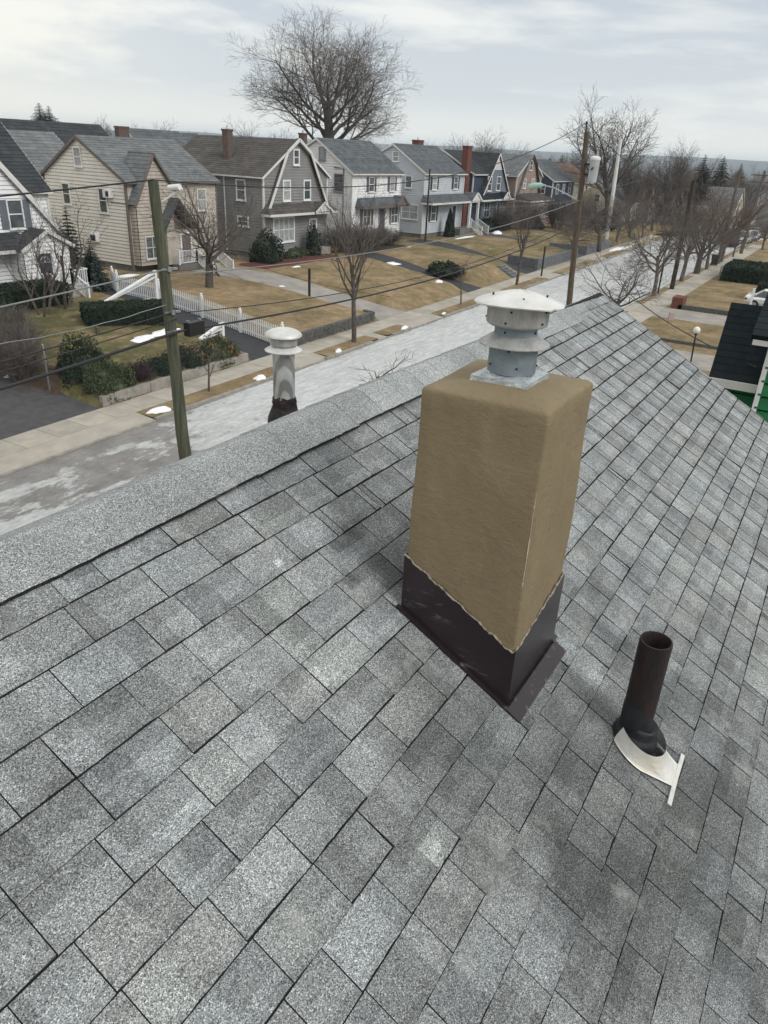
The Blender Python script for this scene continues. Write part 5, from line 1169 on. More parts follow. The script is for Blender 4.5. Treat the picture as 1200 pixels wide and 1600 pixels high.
def spruce(seed, h, r_, n_l=26, per=13, droop=.25, leaf=.16, nlf=7):
    leaf0 = leaf
    q = random.Random(seed); T = MB(); K = MB(); T.tube([(0, 0, 0), (0, 0, h*.6), (0, 0, h)], [h*.018, h*.012, .01], 7)
    for i in range(n_l):
        t = (i+.5)/n_l; leaf = leaf0*(1.15-.85*t); z = h*(.05+.95*t); rad = r_*(1-t)**.85*q.uniform(.8, 1.12)+.05
        for k in range(max(4, int(per*(1-t*.6)))):
            a = q.uniform(0, 6.28); L_ = rad*q.uniform(.5, 1.15)
            for j in range(nlf):
                s = (j+.6)/nlf; x, y = math.cos(a)*L_*s, math.sin(a)*L_*s; zz_ = z-droop*L_*s*s+.12*L_*s+q.uniform(-.025, .025)*h*(1-t)
                w_ = leaf*(1.2-.6*s)*q.uniform(.7, 1.3); u = Vector((math.cos(a), math.sin(a), -.2))*w_*1.3; v = Vector((-math.sin(a), math.cos(a), q.uniform(-.5, .5)))*w_*.7; p = Vector((x, y, zz_))
                K.face([p-v, p+u*.9-v*.3, p+u*.9+v*.3, p+v]); K.face([p-v*.2+Vector((0, 0, .3*w_)), p+u-v*.2, p+u*.8+Vector((0, 0, -.5*w_)), p-Vector((0, 0, .6*w_))])
    return T, K
def tp(T, K, m, name, cat='evergreen'): 
    e = empty(name, 'x', cat); T.build('trunk', M['bark'], e); K.build('foliage', M[m], e); return e
T, K = spruce(3, 15, 4.6, 40, 26, leaf=.36, nlf=9); sp1 = tp(T, K, 'needle', 'spruce_tree')
for px, X, s, lb in ((70, 190, 1.10, 'left one of the twin spruces on the left skyline'), (84, 190, 1.05, 'right one of the twin spruces on the left skyline'), (1135, 165, .80, 'pointed dark spruce on the right skyline'), (1105, 158, .80, 'thin dark spruce left of the pointed one'), (862, 150, .68, 'dark evergreen over the navy house, left of two'), (880, 155, .72, 'dark evergreen over the navy house, right of two'), (1165, 225, .75, 'low dark evergreen at the right skyline')):
    put(sp1, X, px_at(px, X), .3, (s*2.1, s*1.15) if X == 190 else (s*1.25, s*.97), br.uniform(0, 6), lb)
T, K = spruce(8, 5.2, 1.5, 22, 16, leaf=.17, nlf=9); sp2 = tp(T, K, 'needle', 'evergreen_tree')
put(sp2, 31.0, 41.2, 1.3, (.95, .92), 0, 'dark evergreen against the side of the beige house')
put(sp2, 32.4, 41.2, 1.3, (.95, .55), 2, 'lower dark evergreen beside the white porch railing')
T, K = spruce(9, 2.4, .85, 16, 14, leaf=.12, nlf=8); sp3 = tp(T, K, 'needle2', 'young_spruce'); put(sp3, 31.5, 39.6, 1.3, 1.0, 1, 'small silvery spruce beside the white porch railing')
def leafy(seed, rx, ry, rz_, n_, size, box=False, cone=False):
    q = random.Random(seed); K = MB(); ph = [q.uniform(0, 6.28) for _ in range(6)]
    if box: K.box(-rx*.9, rx*.9, -ry*.9, ry*.9, 0, rz_*.92)
    elif n_ > 1500: K.lathe([(.001+.8*math.cos(a*math.pi/16)*(1 if not cone else .8), .8*rz_*math.sin(a*math.pi/16)) for a in range(9)], (0, 0, 0), 14); K.v = [(x*rx, y*ry, z) for x, y, z in K.v]
    for i in range(n_):
        if box:
            f = q.choice('xXyYzzz'); x, y, z = q.uniform(-1, 1), q.uniform(-1, 1), q.uniform(0, 1)
            if f == 'x': x = -1
            if f == 'X': x = 1
            if f == 'y': y = -1
            if f == 'Y': y = 1
            if f == 'z': z = 1
            k = q.uniform(.93, 1.02); p = Vector((x*rx*k, y*ry*k, z*rz_*k))
        else:
            a, c = q.uniform(0, 6.28), q.uniform(-.25, 1); s = math.sqrt(max(0, 1-c*c)) if not cone else (1-max(c, 0))**.75
            k = q.uniform(.55, 1.0)**.5*(1+.14*math.sin(3*a+ph[0]+4*c)+.10*math.sin(5*a+ph[1]-3*c)); k = max(k, .3)
            p = Vector((math.cos(a)*s*rx*k, math.sin(a)*s*ry*k, (max(c, -.1))*rz_*(k if not cone else 1)))
        nrm = Vector((q.gauss(0, 1), q.gauss(0, 1), q.gauss(0, 1))).normalized(); u = nrm.orthogonal().normalized(); v = nrm.cross(u); w_ = size*q.uniform(.6, 1.3)
        K.face([p-u*w_, p-v*w_*.5, p+u*w_, p+v*w_*.5])
    return K
def shrub(label, x, y, z, K, m, name='shrub', extra=None, group=None):
    e = empty(name, label, 'shrub', (x, y, z), group); q = random.Random(int(x*10)); S = MB()
    for i in range(5): a = q.uniform(0, 6.28); S.tube([(0.05*math.cos(a), .05*math.sin(a), -.3), (.35*math.cos(a), .35*math.sin(a), .6)], [.03, .012], 5)
    S.build('stems', M['bark'], e); K.build('foliage', M[m], e)
    if extra: extra[0].build('blossom_like_leaves', M[extra[1]], e)
    return e
shrub('dark clipped box hedge along the lawn in front of the beige house', 27.2, 32.2, .95, leafy(1, 2.2, 1.0, 1.1, 14000, .06, box=True), 'leafdark', 'clipped_hedge').rotation_euler[2] = -.55
shrub('dark clipped hedge below the white house window at the left', 25.2, 38.6, 1.2, leafy(2, 2.6, 1.2, 1.2, 9000, .07, box=True), 'leafdark', 'clipped_hedge')
shrub('tall rhododendron with yellowish top beside the asphalt driveway', 19.9, 26.8, .3, leafy(3, 1.15, 1.1, 2.0, 8500, .06), 'leafdark', 'rhododendron', (leafy(13, .7, .7, 2.15, 700, .09), 'leafyellow'))
shrub('rounded olive rhododendron at the corner of the driveway and sidewalk', 19.9, 25.2, .25, leafy(4, 1.2, .95, 1.35, 11000, .05), 'leafmid', 'rhododendron')
shrub('low juniper next to the purple barberry along the kerb wall', 22.7, 25.3, .4, leafy(5, 1.2, .8, .85, 6500, .045), 'leafdark', 'juniper_bush')
shrub('spreading juniper behind the utility pole along the kerb wall', 24.6, 25.4, .4, leafy(6, 1.3, .9, 1.0, 6000, .045), 'leafdark', 'juniper_bush', (leafy(16, 1.1, .8, .9, 900, .08), 'leafbrown'))
shrub('dry brown and green bush at the end of the kerb wall', 26.6, 25.3, .4, leafy(7, 1.1, .9, 1.1, 6000, .045), 'leafmid', 'dry_bush', (leafy(17, 1.0, .9, 1.15, 900, .08), 'leafbrown'))
shrub('big round yew at the corner of the grey gambrel house', 49.3, 40.9, 1.3, leafy(8, 1.45, 1.3, 2.3, 5200, .10), 'leafdark', 'yew_bush')
shrub('dark upright yew by the front door of the grey gambrel house', 55.7, 40.9, 1.3, leafy(9, .75, .7, 2.5, 2400, .10), 'leafdark', 'yew_bush')
shrub('slim cone of arborvitae in front of the pale blue house', 81.9, 40.7, 1.3, leafy(10, .75, .7, 3.0, 2600, .10, cone=True), 'leafdark', 'arborvitae')
shrub('dark cone shaped evergreen by the slate house door', 97.3, 40.3, 1.3, leafy(11, 1.0, .9, 2.4, 2000, .12, cone=True), 'leafdark', 'arborvitae')
shrub('dark rounded bush below the brick chimney stack', 92.6, 40.6, 1.3, leafy(12, 1.6, 1.1, 1.6, 2400, .12), 'leafdark', 'evergreen_bush')
shrub('low hedge beneath the wide front window of the grey gambrel house', 53.2, 40.9, 1.3, leafy(18, 1.7, .5, .8, 2200, .09), 'leafmid', 'low_hedge')
shrub('low dark juniper sprawling on the bank behind the slender verge tree', 58.9, 29.3, .9, leafy(19, 1.5, 1.6, .8, 2600, .10), 'leafdark', 'juniper_bush')
shrub('dark bush beside the porch of the tan gambrel house', 103.6, 38.6, 1.2, leafy(20, 1.8, 1.3, 1.6, 2000, .13), 'leafdark', 'evergreen_bush')
shrub('long dark hedge beyond the second block wall', 118, 33, 1.2, leafy(21, 6, 1.5, 2.2, 3600, .16), 'leafdark', 'evergreen_hedge')
shrub('wide dark hedge on the near side lawn behind the white post', 84, 8.2, .1, leafy(22, 3.6, 2.2, 1.4, 5200, .13, box=True), 'leafdark', 'clipped_hedge')
shrub('dark low hedge on the near side lawn nearer the street', 72, 4.5, .1, leafy(23, 1.8, 1.6, 1.3, 2400, .12, box=True), 'leafdark', 'clipped_hedge')
# twiggy shrubs
T, K = grow_tree(91, 1.3, .022, [dict(n=8, len=1.0, ang=(15, 45), start=.1, rr=.7), dict(n=6, len=.6, ang=(20, 45), start=.1), dict(n=4, len=.35, ang=(15, 45), start=.1)], up=.1, wob=.22, rmin=.006, stems=14)
tw = empty('bare_shrub', 'x', 'shrub'); T.build('stems', M['twig'], tw); K.build('twigs', M['twig'], tw)
for x, y, z, s, lb in ((18.2, 28.6, .4, (1.3, 1.15), 'brown twiggy bush nearest the asphalt driveway'), (18.0, 31.2, .7, (1.4, 1.2), 'brown twiggy bush further up the edge of the asphalt driveway'), (19.6, 30.6, .7, (1.2, 1.0), 'brown twiggy bush behind the tall rhododendron'), (20.6, 32.8, .9, (1.3, 1.0), 'brown twiggy bush under the multi stemmed trees'), (18.6, 34.4, .9, (1.3, 1.1), 'brown twiggy bush at the left edge beside the dark hedge'),
                        (61.6, 39.6, 1.3, (2.0, 1.3), 'tangled bare bushes by the side of the white house'), (64.8, 40.2, 1.3, (1.8, 1.0), 'bare bushes under the plum shutters of the white house'), (68.0, 40.4, 1.3, (1.6, .9), 'bare bushes by the door of the white house'), (59.2, 40.6, 1.3, (1.5, 1.2), 'bare bush at the right corner of the grey gambrel house'), (94.5, 39.4, 1.3, (2.2, 1.6), 'bare bushes in front of the slate house'), (99.5, 38.2, 1.2, (2.6, 2.0), 'large bare bush right of the slate house'), (106, 36.2, 1.2, (2.8, 2.2), 'large bare bush before the glazed porch'), (112, 35, 1.2, (2.6, 2.0), 'large bare bush right of the glazed porch'), (21.6, 24.9, .4, (.0, .0), '')):
    if lb: put(tw, x, y, z, s, x, lb)
T, K = grow_tree(95, .55, .014, [dict(n=9, len=.5, ang=(20, 60), start=.05, rr=.8), dict(n=7, len=.3, ang=(20, 50), start=.05), dict(n=4, len=.18, ang=(20, 50), start=.1)], up=.08, wob=.3, rmin=.006, stems=16)
pb = empty('barberry_bush', 'dense purple brown barberry between the olive rhododendron and the juniper', 'shrub', (21.4, 25.1, .4)); pb.scale = (1.1, 1.1, 1.05)
T.build('stems', M['purple'], pb); K.build('twigs', M['purple'], pb)

# ------------------------------------------------------------------ walls and beds along the far side
def wall_run(label, pts, h, th, m, name, seg=.55, courses=2, z0=None):
    e = MB(); q = random.Random(int(pts[0][0]*7))
    for (xa, ya), (xb, yb) in zip(pts[:-1], pts[1:]):
        L_ = math.hypot(xb-xa, yb-ya); n_ = max(1, int(L_/seg)); dx, dy = (xb-xa)/L_, (yb-ya)/L_; nx_, ny_ = -dy, dx
        for c in range(courses):
            for i in range(n_):
                s0, s1 = L_*i/n_+.01, L_*(i+1)/n_-.01; j = q.uniform(-.015, .015); zb_ = (z0 if z0 is not None else .1)+h*c/courses; zt = zb_+h/courses-.012
                A_ = (xa+dx*s0+nx_*j, ya+dy*s0+ny_*j); B_ = (xa+dx*s1+nx_*j, ya+dy*s1+ny_*j)
                e.hull8([(A_[0], A_[1], zb_), (B_[0], B_[1], zb_), (B_[0]+nx_*th, B_[1]+ny_*th, zb_), (A_[0]+nx_*th, A_[1]+ny_*th, zb_), (A_[0], A_[1], zt), (B_[0], B_[1], zt), (B_[0]+nx_*th, B_[1]+ny_*th, zt), (A_[0]+nx_*th, A_[1]+ny_*th, zt)])
    o = e.build(name, M[m]); tag(o, label, 'wall'); return o
I = inner
wall_run('low pale kerb wall along the sidewalk before the first lawn', [(18.8, I(18.8)+.03), (28.0, I(28)+.03)], .46, .18, 'paleblock', 'kerb_wall', 1.2, 1)
wall_run('rough dark stone wall along the sidewalk in front of the second lawn', [(31.6, I(31.6)+.03), (37, I(37)+.03), (40.6, I(41)+.04), (41.0, I(41)+.9)], .64, .3, 'stone', 'stone_wall', .42, 3)
wall_run('grey block retaining wall around the raised lawn, nearest part', [(73.0, 29.5), (72.0, I(72)+.05), (85.6, I(85)+.05)], 1.08, .3, 'block', 'retaining_wall', .8, 4)
wall_run('grey block retaining wall further along with a notch', [(89.2, 31), (89.2, I(89)+.05), (99.8, I(99)+.05)], 1.0, .3, 'block', 'retaining_wall', .8, 4)
wall_run('dark kerb edging beside the concrete driveway', [(45.1, 26.2), (45.0, 38)], .18, .14, 'stone', 'driveway_edging', 1.0, 1, .35) if False else None
mb = MB(); q = random.Random(4)
for i in range(5): mb.box(65.6+.02*i, 67.2-.02*i, I(66)+.15+.35*i, I(66)+.6+.35*i, .1, .28+.17*i)
tag(mb.build('garden_steps', M['block']), 'small dark steps cut into the golden lawn mound', 'steps')
mb = MB(); mb.box(58.3, 58.45, 25.0, 38.5, .2, 1.35)
# snow patches
def snow(label, x, y, z, rx, ry, h=.12, seed=0):
    if y > I(x)+.1: z = far_h(x, y)
    q = random.Random(int(x*100)+seed); mb = MB(); n_, m_ = 16, 5; ph = [q.uniform(0, 6) for _ in range(4)]
    for j in range(m_):
        t = j/(m_-1)
        for k in range(n_):
            a = 6.283*k/n_; rr_ = (1-t*.95)*(1+.25*math.sin(2*a+ph[0])+.18*math.sin(5*a+ph[1]))+q.uniform(-.05, .05)
            mb.v.append((x+rx*rr_*math.cos(a), y+ry*rr_*math.sin(a), z-.05+(h+.05)*(1-(1-t)**2)+q.uniform(-.015, .015)*(1 if j else 0)))
    for j in range(m_-1):
        for k in range(n_): mb.f.append((j*n_+k, j*n_+(k+1) % n_, (j+1)*n_+(k+1) % n_, (j+1)*n_+k)); mb.t.append(None)
    mb.f.append(tuple((m_-1)*n_+k for k in range(n_))); mb.t.append(None)
    tag(mb.build('snow_patch', M['snow'], smooth=True), label, 'snow')
for a in (('lump of old snow on the verge beside the utility pole', 19.9, 22.25, .1, .6, .32, .18), ('lump of old snow at the kerb behind the flue pipe', 26.1, 22.2, .1, .5, .25, .17), ('small snow lump at the foot of the vase shaped street tree', 32.8, 22.35, .1, .35, .2, .16), ('small snow lump on the kerb left of the chimney cap', 40.4, 22.6, .1, .5, .22, .15), ('tiny snow lump at the end of the verge nearer the chimney cap', 46.3, 22.9, .1, .35, .18, .1),
          ('snow remnant at the near end of the dark driveway by the hedge', 27.3, 29.6, .75, 1.2, .5, .1), ('thin snow strip on the lawn behind the utility pole', 25.6, 29.4, .75, 1.0, .5, .08), ('snow along the foot of the beige house', 36.4, 42.6, 1.3, 1.1, .35, .15), ('small snow spot on the lawn before the house steps', 42.2, 33.8, 1.05, .5, .3, .05), ('snow scraps on the red mulch bed', 49.0, 37.6, 1.3, .8, .2, .08), ('white snow patch on the edge of the second driveway', 58.6, 34.6, 1.15, 1.2, .8, .07), ('snow spot on the green lawn by the second driveway', 54.8, 27.8, .85, .5, .4, .1), ('long snow strip before the pale blue house', 82.5, 38.8, 1.25, 4.0, .4, .12),
          ('snow heap right of the white columned porch', 91.2, 38.6, 1.25, 1.2, .6, .3), ('snow scrap on the mulch under the twiggy bushes', 18.3, 29.2, .5, .55, .35, .12), ('snow scrap in the shrubbery at the left edge', 16.9, 30.8, .6, .5, .3, .12), ('snow scrap on the lawn of the mound', 68.5, 38.5, 1.28, 1.0, .4, .06), ('snow clump among the hedge at left', 20.0, 34.3, 1.1, .5, .4, .15), ('snow along the far kerb beyond the block walls', 100, I(100)-1.2, .12, 5, .5, .2)):
    snow(*a)
def patch(name, m, pts, z_off=.012, kind='structure'):
    mb = MB(); mb.face([(x, y, far_h(x, y)+z_off) for x, y in pts]); tag(mb.build(name, M[m]), kind=kind)
def bed(name, m, x0, x1, y0, y1, nx=8, ny=5, off=.02):
    mb = MB(); q = random.Random(int(x0))
    for j in range(ny+1):
        for i in range(nx+1):
            x, y = x0+(x1-x0)*i/nx, y0+(y1-y0)*j/ny; e_ = i in (0, nx) or j in (0, ny); mb.v.append((x+(q.uniform(-.25, .25)), y+q.uniform(-.2, .2), far_h(x, y)+(off+q.uniform(0, .06) if not e_ else -.01)))
    for j in range(ny):
        for i in range(nx): k = j*(nx+1)+i; mb.f.append((k, k+1, k+nx+2, k+nx+1)); mb.t.append(None)
    tag(mb.build(name, M[m]), kind='structure')
bed('mulch_bed', 'mulch', 46.2, 57.5, 38.4, 41.8, 14, 5, .05); bed('leaf_litter', 'soil', 17.9, 19.9, 25.6, 36, 6, 12, .05); bed('leaf_litter', 'soil', 19.3, 27.9, 24.75, 26.3, 12, 3, .04)
bed('leaf_litter', 'soil', 59.8, 70, 38.6, 41.9, 12, 4, .04)
mb = MB(); mb.face([(38.9, 34.4, far_h(39, 34.4)+.04), (41.2, 31.4, drive_h(31.4, I(41))+.04), (41.2, 33.2, drive_h(33.2, I(41))+.04), (42.4, 40.4, 1.32), (44.7, 40.4, 1.32), (41.8, 35.2, 1.25)]) if False else None
mb = MB()
wk = [(43.6, 40.2), (42.0, 37.0), (40.4, 34.6), (41.4, 32.2)]; wk = [(43.6, 40.3), (43.0, 38.3), (42.0, 36.5), (41.25, 35.0)]
for (xa, ya), (xb, yb) in zip(wk[:-1], wk[1:]): mb.face([(xa-.7, ya, far_h(xa, ya)+.06), (xb-.7, yb, far_h(xb, yb)+.06), (xb+.7, yb, far_h(xb+.7, yb)+.06), (xa+.7, ya, far_h(xa+.7, ya)+.06)])
tag(mb.build('garden_path', M['concrete_drive']), kind='structure')

# white picket fence stepping down the dark driveway
fence = empty('picket_fence', 'white picket fence with ball topped posts running down beside the dark driveway', 'fence', (31.6, 32, .8))
fp = [(32.6, 39.6), (31.75, 38.2), (31.75, 34.6), (31.75, 31.2), (31.6, 28.2), (31.3, 25.0)]
for i, (x, y) in enumerate(fp):
    z = far_h(x, y)-.1; mb = MB(); mb.box(x-.07, x+.07, y-.07, y+.07, z, z+1.35); mb.lathe([(.09, 0), (.09, .03), (.05, .05), (.075, .10), (.05, .15), (.001, .18)], (x, y, z+1.35), 8); wpart(mb, 'post', M['white'], fence)
for (xa, ya), (xb, yb) in zip(fp[:-1], fp[1:]):
    mb = MB(); za, zc = far_h(xa, ya), far_h(xb, yb); L_ = math.hypot(xb-xa, yb-ya); n_ = int(L_/.16)
    for zz_ in (.25, .85): mb.bar((xa, ya, za+zz_), (xb, yb, zc+zz_), .04, .08)
    for k in range(1, n_):
        t = k/n_; x, y, z = xa+(xb-xa)*t, ya+(yb-ya)*t, za+(zc-za)*t; mb.bar((x-.03, y, z+.08), (x-.03, y, z+1.08), .075, .02, up=(1, 0, 0)); mb.bar((x-.03, y, z+1.08), (x-.03, y, z+1.15), .03, .02, up=(1, 0, 0))
    wpart(mb, 'pickets', M['white'], fence)
def frame_thing(label, P1, P2, P3):
    k_ = (P2[0]-P1[0])/4.1*.95
    e = empty('braced_gate_post', label, 'gate post', P2); mb = MB(); mb.bar(P2, (P2[0], P2[1], P1[2]+1.5*k_), .16); wpart(mb, 'post', M['white'], e)
    t = (P2[0], P2[1], P1[2]+1.4*k_); mb = MB(); mb.bar(P1, t, .2, .09); mb.bar((P1[0]+.25, P1[1], P1[2]+.05), (t[0]+.05, t[1], t[2]-.25), .14, .06); wpart(mb, 'diagonal_brace', M['white'], e)
    mb = MB(); mb.bar(P1, P3, .14, .08); wpart(mb, 'bottom_rail', M['white'], e)
frame_thing('white post with long diagonal brace left of the picket fence at the dark driveway', (26.9, 34, 1.75), (31.0, 34, far_h(31, 34)), (30.5, 34, 1.62))
frame_thing('smaller white braced post beside the bushes below the picket fence', (27.2, 27, 1.0), (28.85, 27, far_h(28.85, 27)), (28.8, 27, 1.0))

# ------------------------------------------------------------------ poles and cables
LP0, LP1 = (13.12, 13.72, .1), (12.75, 13.78, 9.14); RP0, RP1 = (45.0, 13.8, .1), (43.4, 13.85, 11.35)
def pole(label, p0, p1, r0, r1, m, n_=9):
    e = empty('utility_pole', label, 'utility pole', p0); mb = MB(); q = random.Random(3); P_ = [Vector(p0).lerp(Vector(p1), i/n_)+Vector((q.uniform(-.012, .012), q.uniform(-.012, .012), 0)) for i in range(n_+1)]
    mb.tube(P_, [r0+(r1-r0)*i/n_ for i in range(n_+1)], 14); wpart(mb, 'post', M[m], e, True); return e
lp = pole('greenish wooden utility pole rising in front of the street at left', LP0, LP1, .185, .115, 'poleg')
mb = MB(); mb.tube([(12.80, 13.6, 8.72), (12.95, 13.1, 9.02)], .022, 6); wpart(mb, 'bracket_arm', M['white'], lp)
mb = MB(); mb.tube([(12.86, 13.42, 9.02), (12.9, 13.12, 9.05)], [.06, .07], 10); wpart(mb, 'insulator', M['white'], lp)
for z in (5.78, 6.25, 7.25):
    mb = MB(); mb.bar((12.7, 13.70-.02, z), (13.1, 13.6, z), .05, .05); mb.tube([(12.86, 13.6, z-.05), (12.86, 13.6, z+.05)], .05, 8); wpart(mb, 'cable_clamp', M['metal'], lp)
rpz = pole('tall leaning wooden utility pole right of the chimney with a street light arm', RP0, RP1, .18, .135, 'poleb')
mb = MB(); mb.tube([(43.4, 13.9, 10.9), (43.42, 13.95, 11.75)], .035, 8); mb.tube([(43.42, 13.95, 11.7), (43.42, 13.95, 11.85)], .06, 8); wpart(mb, 'pole_top_pin', M['darkmetal'], rpz)
tr_ = empty('transformer', 'pale grey cylindrical transformer hung on the tall utility pole', 'transformer', (43.55, 13.1, 8.95))
mb = MB(); mb.lathe([(.001, 8.9), (.22, 8.92), (.24, 9.0), (.26, 10.02), (.265, 10.04)], (43.55, 13.22, 0), 24); M['tank'] = mat('grey enamel', (0.42, 0.45, 0.47), (0.36, 0.39, 0.41), 3, rough=.5); wpart(mb, 'tank', M['tank'], tr_, True)
mb = MB(); mb.lathe([(.275, 10.03), (.285, 10.07), (.26, 10.17), (.12, 10.22), (.001, 10.23)], (43.55, 13.22, 0), 24); wpart(mb, 'lid', M['white'], tr_, True)
mb = MB(); mb.tube([(43.55, 13.15, 10.2), (43.55, 13.15, 10.5)], .05, 8); wpart(mb, 'bushing', M['capmetal'], tr_)
mb = MB(); mb.bar((43.55, 13.3, 9.3), (43.6, 13.75, 9.3), .08, .1); mb.bar((43.55, 13.3, 9.8), (43.55, 13.75, 9.8), .08, .1); mb.tube([(43.3, 13.2, 9.65), (43.2, 13.25, 9.55)], .05, 8); wpart(mb, 'mounting_bracket', M['darkmetal'], tr_)
sl_ = empty('street_light', 'cobra head street light with pale green lens on the tall utility pole', 'street light', (43.9, 13.9, 8.0))
mb = MB(); mb.tube([(43.88, 13.95, 7.98), (43.88, 14.6, 8.22), (43.8, 15.4, 8.52), (43.75, 16.1, 8.62)], [.04, .038, .035, .033], 8); wpart(mb, 'arm', M['metal'], sl_, True)
M['lamphead'] = mat('pale green lamp head', (0.36, 0.56, 0.50), (0.26, 0.42, 0.38), 5, rough=.4)
mb = MB(); mb.tube([(43.75, 16.0, 8.62), (43.75, 16.15, 8.60), (43.75, 16.5, 8.56), (43.75, 16.85, 8.50), (43.75, 16.95, 8.48)], [.05, .13, .17, .13, .03], 12); wpart(mb, 'lamp_head', M['lamphead'], sl_, True)
def cable(label, A, B, sag, r_=.012, m='cable', n_=26, name='overhead_cable', wave=0):
    mb = MB(); A, B = Vector(A), Vector(B); P_ = []
    for i in range(n_+1): t = i/n_; p = A.lerp(B, t); p.z -= 4*sag*t*(1-t); p.z += wave*math.sin(i*1.9); P_.append(p)
    mb.tube(P_, r_, 6); tag(mb.build(name, M[m]), label, 'cable')
PL = -24.0
cable('topmost black wire left of the greenish pole', (PL, 13.8, 9.3), (12.75, 13.78, 9.16), .75, .019)
cable('long wire from the top of the greenish pole to the top of the tall pole', (12.75, 13.78, 9.16), (43.42, 13.95, 11.8), 1.2, .016, n_=40)
cable('wire running down the street from the top of the tall pole', (43.42, 13.95, 11.8), (71.0, 13.2, 8.6), .9, .018, n_=40)
cable('upper grey service wire crossing left of the greenish pole', (PL, 13.7, 7.4), (12.9, 13.68, 7.25), .75, .017, 'steelcable')
cable('upper grey service wire between the two big poles', (12.9, 13.68, 7.1), (43.9, 13.8, 8.0), .55, .014, 'steelcable', 40)
cable('thin twin wire above the thick cable left of the greenish pole', (PL, 13.6, 6.6), (12.95, 13.6, 6.26), .8, .016)
cable('thin wire above the thick cable between the big poles', (12.95, 13.6, 6.22), (44.0, 13.8, 7.11), .85, .013, 'cable', 40)
cable('thick black cable bundle crossing left of the greenish pole', (PL, 13.55, 6.0), (13.0, 13.55, 5.79), .8, .035)
cable('thick black cable bundle between the two big poles', (13.0, 13.55, 5.79), (44.2, 13.8, 6.73), .62, .027, 'cable', 40)
cable('second thin wire close to the thick bundle left of the greenish pole', (PL, 13.5, 6.35), (12.95, 13.55, 6.1), .8, .012)
cable('drooping wavy service wire over the dark hedge', (2, 17.5, 7.2), (12.98, 13.62, 6.5), .9, .010, 'steelcable', 40, wave=.01)
cable('service wire dropping towards the beige house', (12.9, 13.7, 7.2), (40.2, 43.2, 6.2), 1.3, .010)
cable('service wire dropping towards the grey gambrel house', (12.9, 13.7, 7.2), (50.4, 42.2, 7.2), 1.8, .010)
cable('second wire down the street from the tall pole', (44.0, 13.8, 7.11), (71.05, 13.1, 7.6), .5, .016)
cable('thick cable down the street from the tall pole', (44.2, 13.8, 6.73), (71.05, 13.1, 7.0), .6, .026)
cable('wire from the tall pole to the pale blue house', (43.9, 13.8, 8.0), (85, 42.0, 7.9), 1.4, .012)
cable('wire crossing the street to a far house from the tall pole', (43.9, 13.8, 8.0), (66, 42.0, 7.6), 1.3, .010, 'steelcable')
cable('slack thin wire ending over the street near our ridge', (23.6, 13.5, 5.45), (10.2, 7.4, 8.3), .5, .010) if False else None
cable('thin wire passing over the near lawns at right', (44.2, 13.7, 6.9), (12.4, .8, 7.3), .9, .012)
cable('thin wire from the thick bundle crossing the street to the stone wall lawn', (23.1, 13.6, 5.35), (38.15, 44.1, 6.8), 1.2, .008)
bx = empty('splice_box', 'black cable splice box hanging right of the greenish pole', 'cable box', (13.5, 13.55, 6.1))
mb = MB(); mb.box(13.22, 13.74, 13.45, 13.65, 5.62, 5.95); wpart(mb, 'case', M['darkmetal'], bx); mb = MB(); mb.box(13.26, 13.3, 13.5, 13.6, 5.95, 6.0); mb.box(13.66, 13.70, 13.5, 13.6, 5.95, 6.0); wpart(mb, 'hanger', M['metal'], bx)
cl = MB()
for k in range(3):
    c = Vector((17.1, 16.2, 6.55)); cl.tube([c+Vector((.10*math.cos(a/8*6.28+k), 0.06*math.sin(a/8*6.28)*k, .16*math.sin(a/8*6.28)-.02*k)) for a in range(9)], .014, 5)
tag(cl.build('cable_coil', M['cable']), 'black coil of spare cable hanging on the wire before the house steps', 'cable coil')
# more poles
e = pole('dark wooden pole among the near verge trees', (70.9, 12.9, .1), (71.1, 13.0, 8.9), .2, .15, 'poleb'); M['darkpole'] = mat('tarred pole wood', (0.035, 0.028, 0.024), None, 3, bump=.4)
e.children[0].data.materials[0] = M['darkpole']
pole('slanting brown pole beside the wheeled bin', (95.0, 12.9, .1), (97.0, 13.1, 9.6), .2, .15, 'poleb')
fpz = pole('brown utility pole with crossarms near the parked cars', (109.4, 12.4, .1), (112.5, 12.3, 9.8), .22, .16, 'poleb')
for z in (9.3, 8.5): mb = MB(); mb.bar((112.2, 10.9, z), (112.2, 13.8, z), .12, .12); wpart(mb, 'crossarm', M['poleb'], fpz)
pole('thin black pole between the white house and the pale blue house', (75.3, 40.2, 1.2), (75.3, 40.2, 8.4), .1, .08, 'darkpole')
# posts
def post(label, x, y, z0, z1, r_, m, name='post', cat='post'):
    mb = MB(); mb.box(x-r_, x+r_, y-r_, y+r_, z0, z1); mb.hull8([(x-r_*1.3, y-r_*1.3, z1), (x+r_*1.3, y-r_*1.3, z1), (x+r_*1.3, y+r_*1.3, z1), (x-r_*1.3, y+r_*1.3, z1), (x-r_*.3, y-r_*.3, z1+r_), (x+r_*.3, y-r_*.3, z1+r_), (x+r_*.3, y+r_*.3, z1+r_), (x-r_*.3, y+r_*.3, z1+r_)])
    tag(mb.build(name, M[m]), label, cat)
post('black post at the edge of the concrete driveway lawn', 41.0, 30.4, .6, 2.7, .06, 'darkmetal')
post('thin dark post on the near verge beside the nearest verge tree', 67.6, 13.35, .1, 2.6, .06, 'darkmetal')
post('dark stake on the far verge behind the street light arm', 68.9, 24.3, .1, 2.7, .06, 'darkmetal')
post('wooden stake under the dark hedge on the first lawn', 24.4, 31.2, .9, 1.4, .07, 'poleb')
post('thin grey sign post in the shrubbery by the asphalt driveway', 18.4, 27.0, .2, 2.3, .025, 'metal')
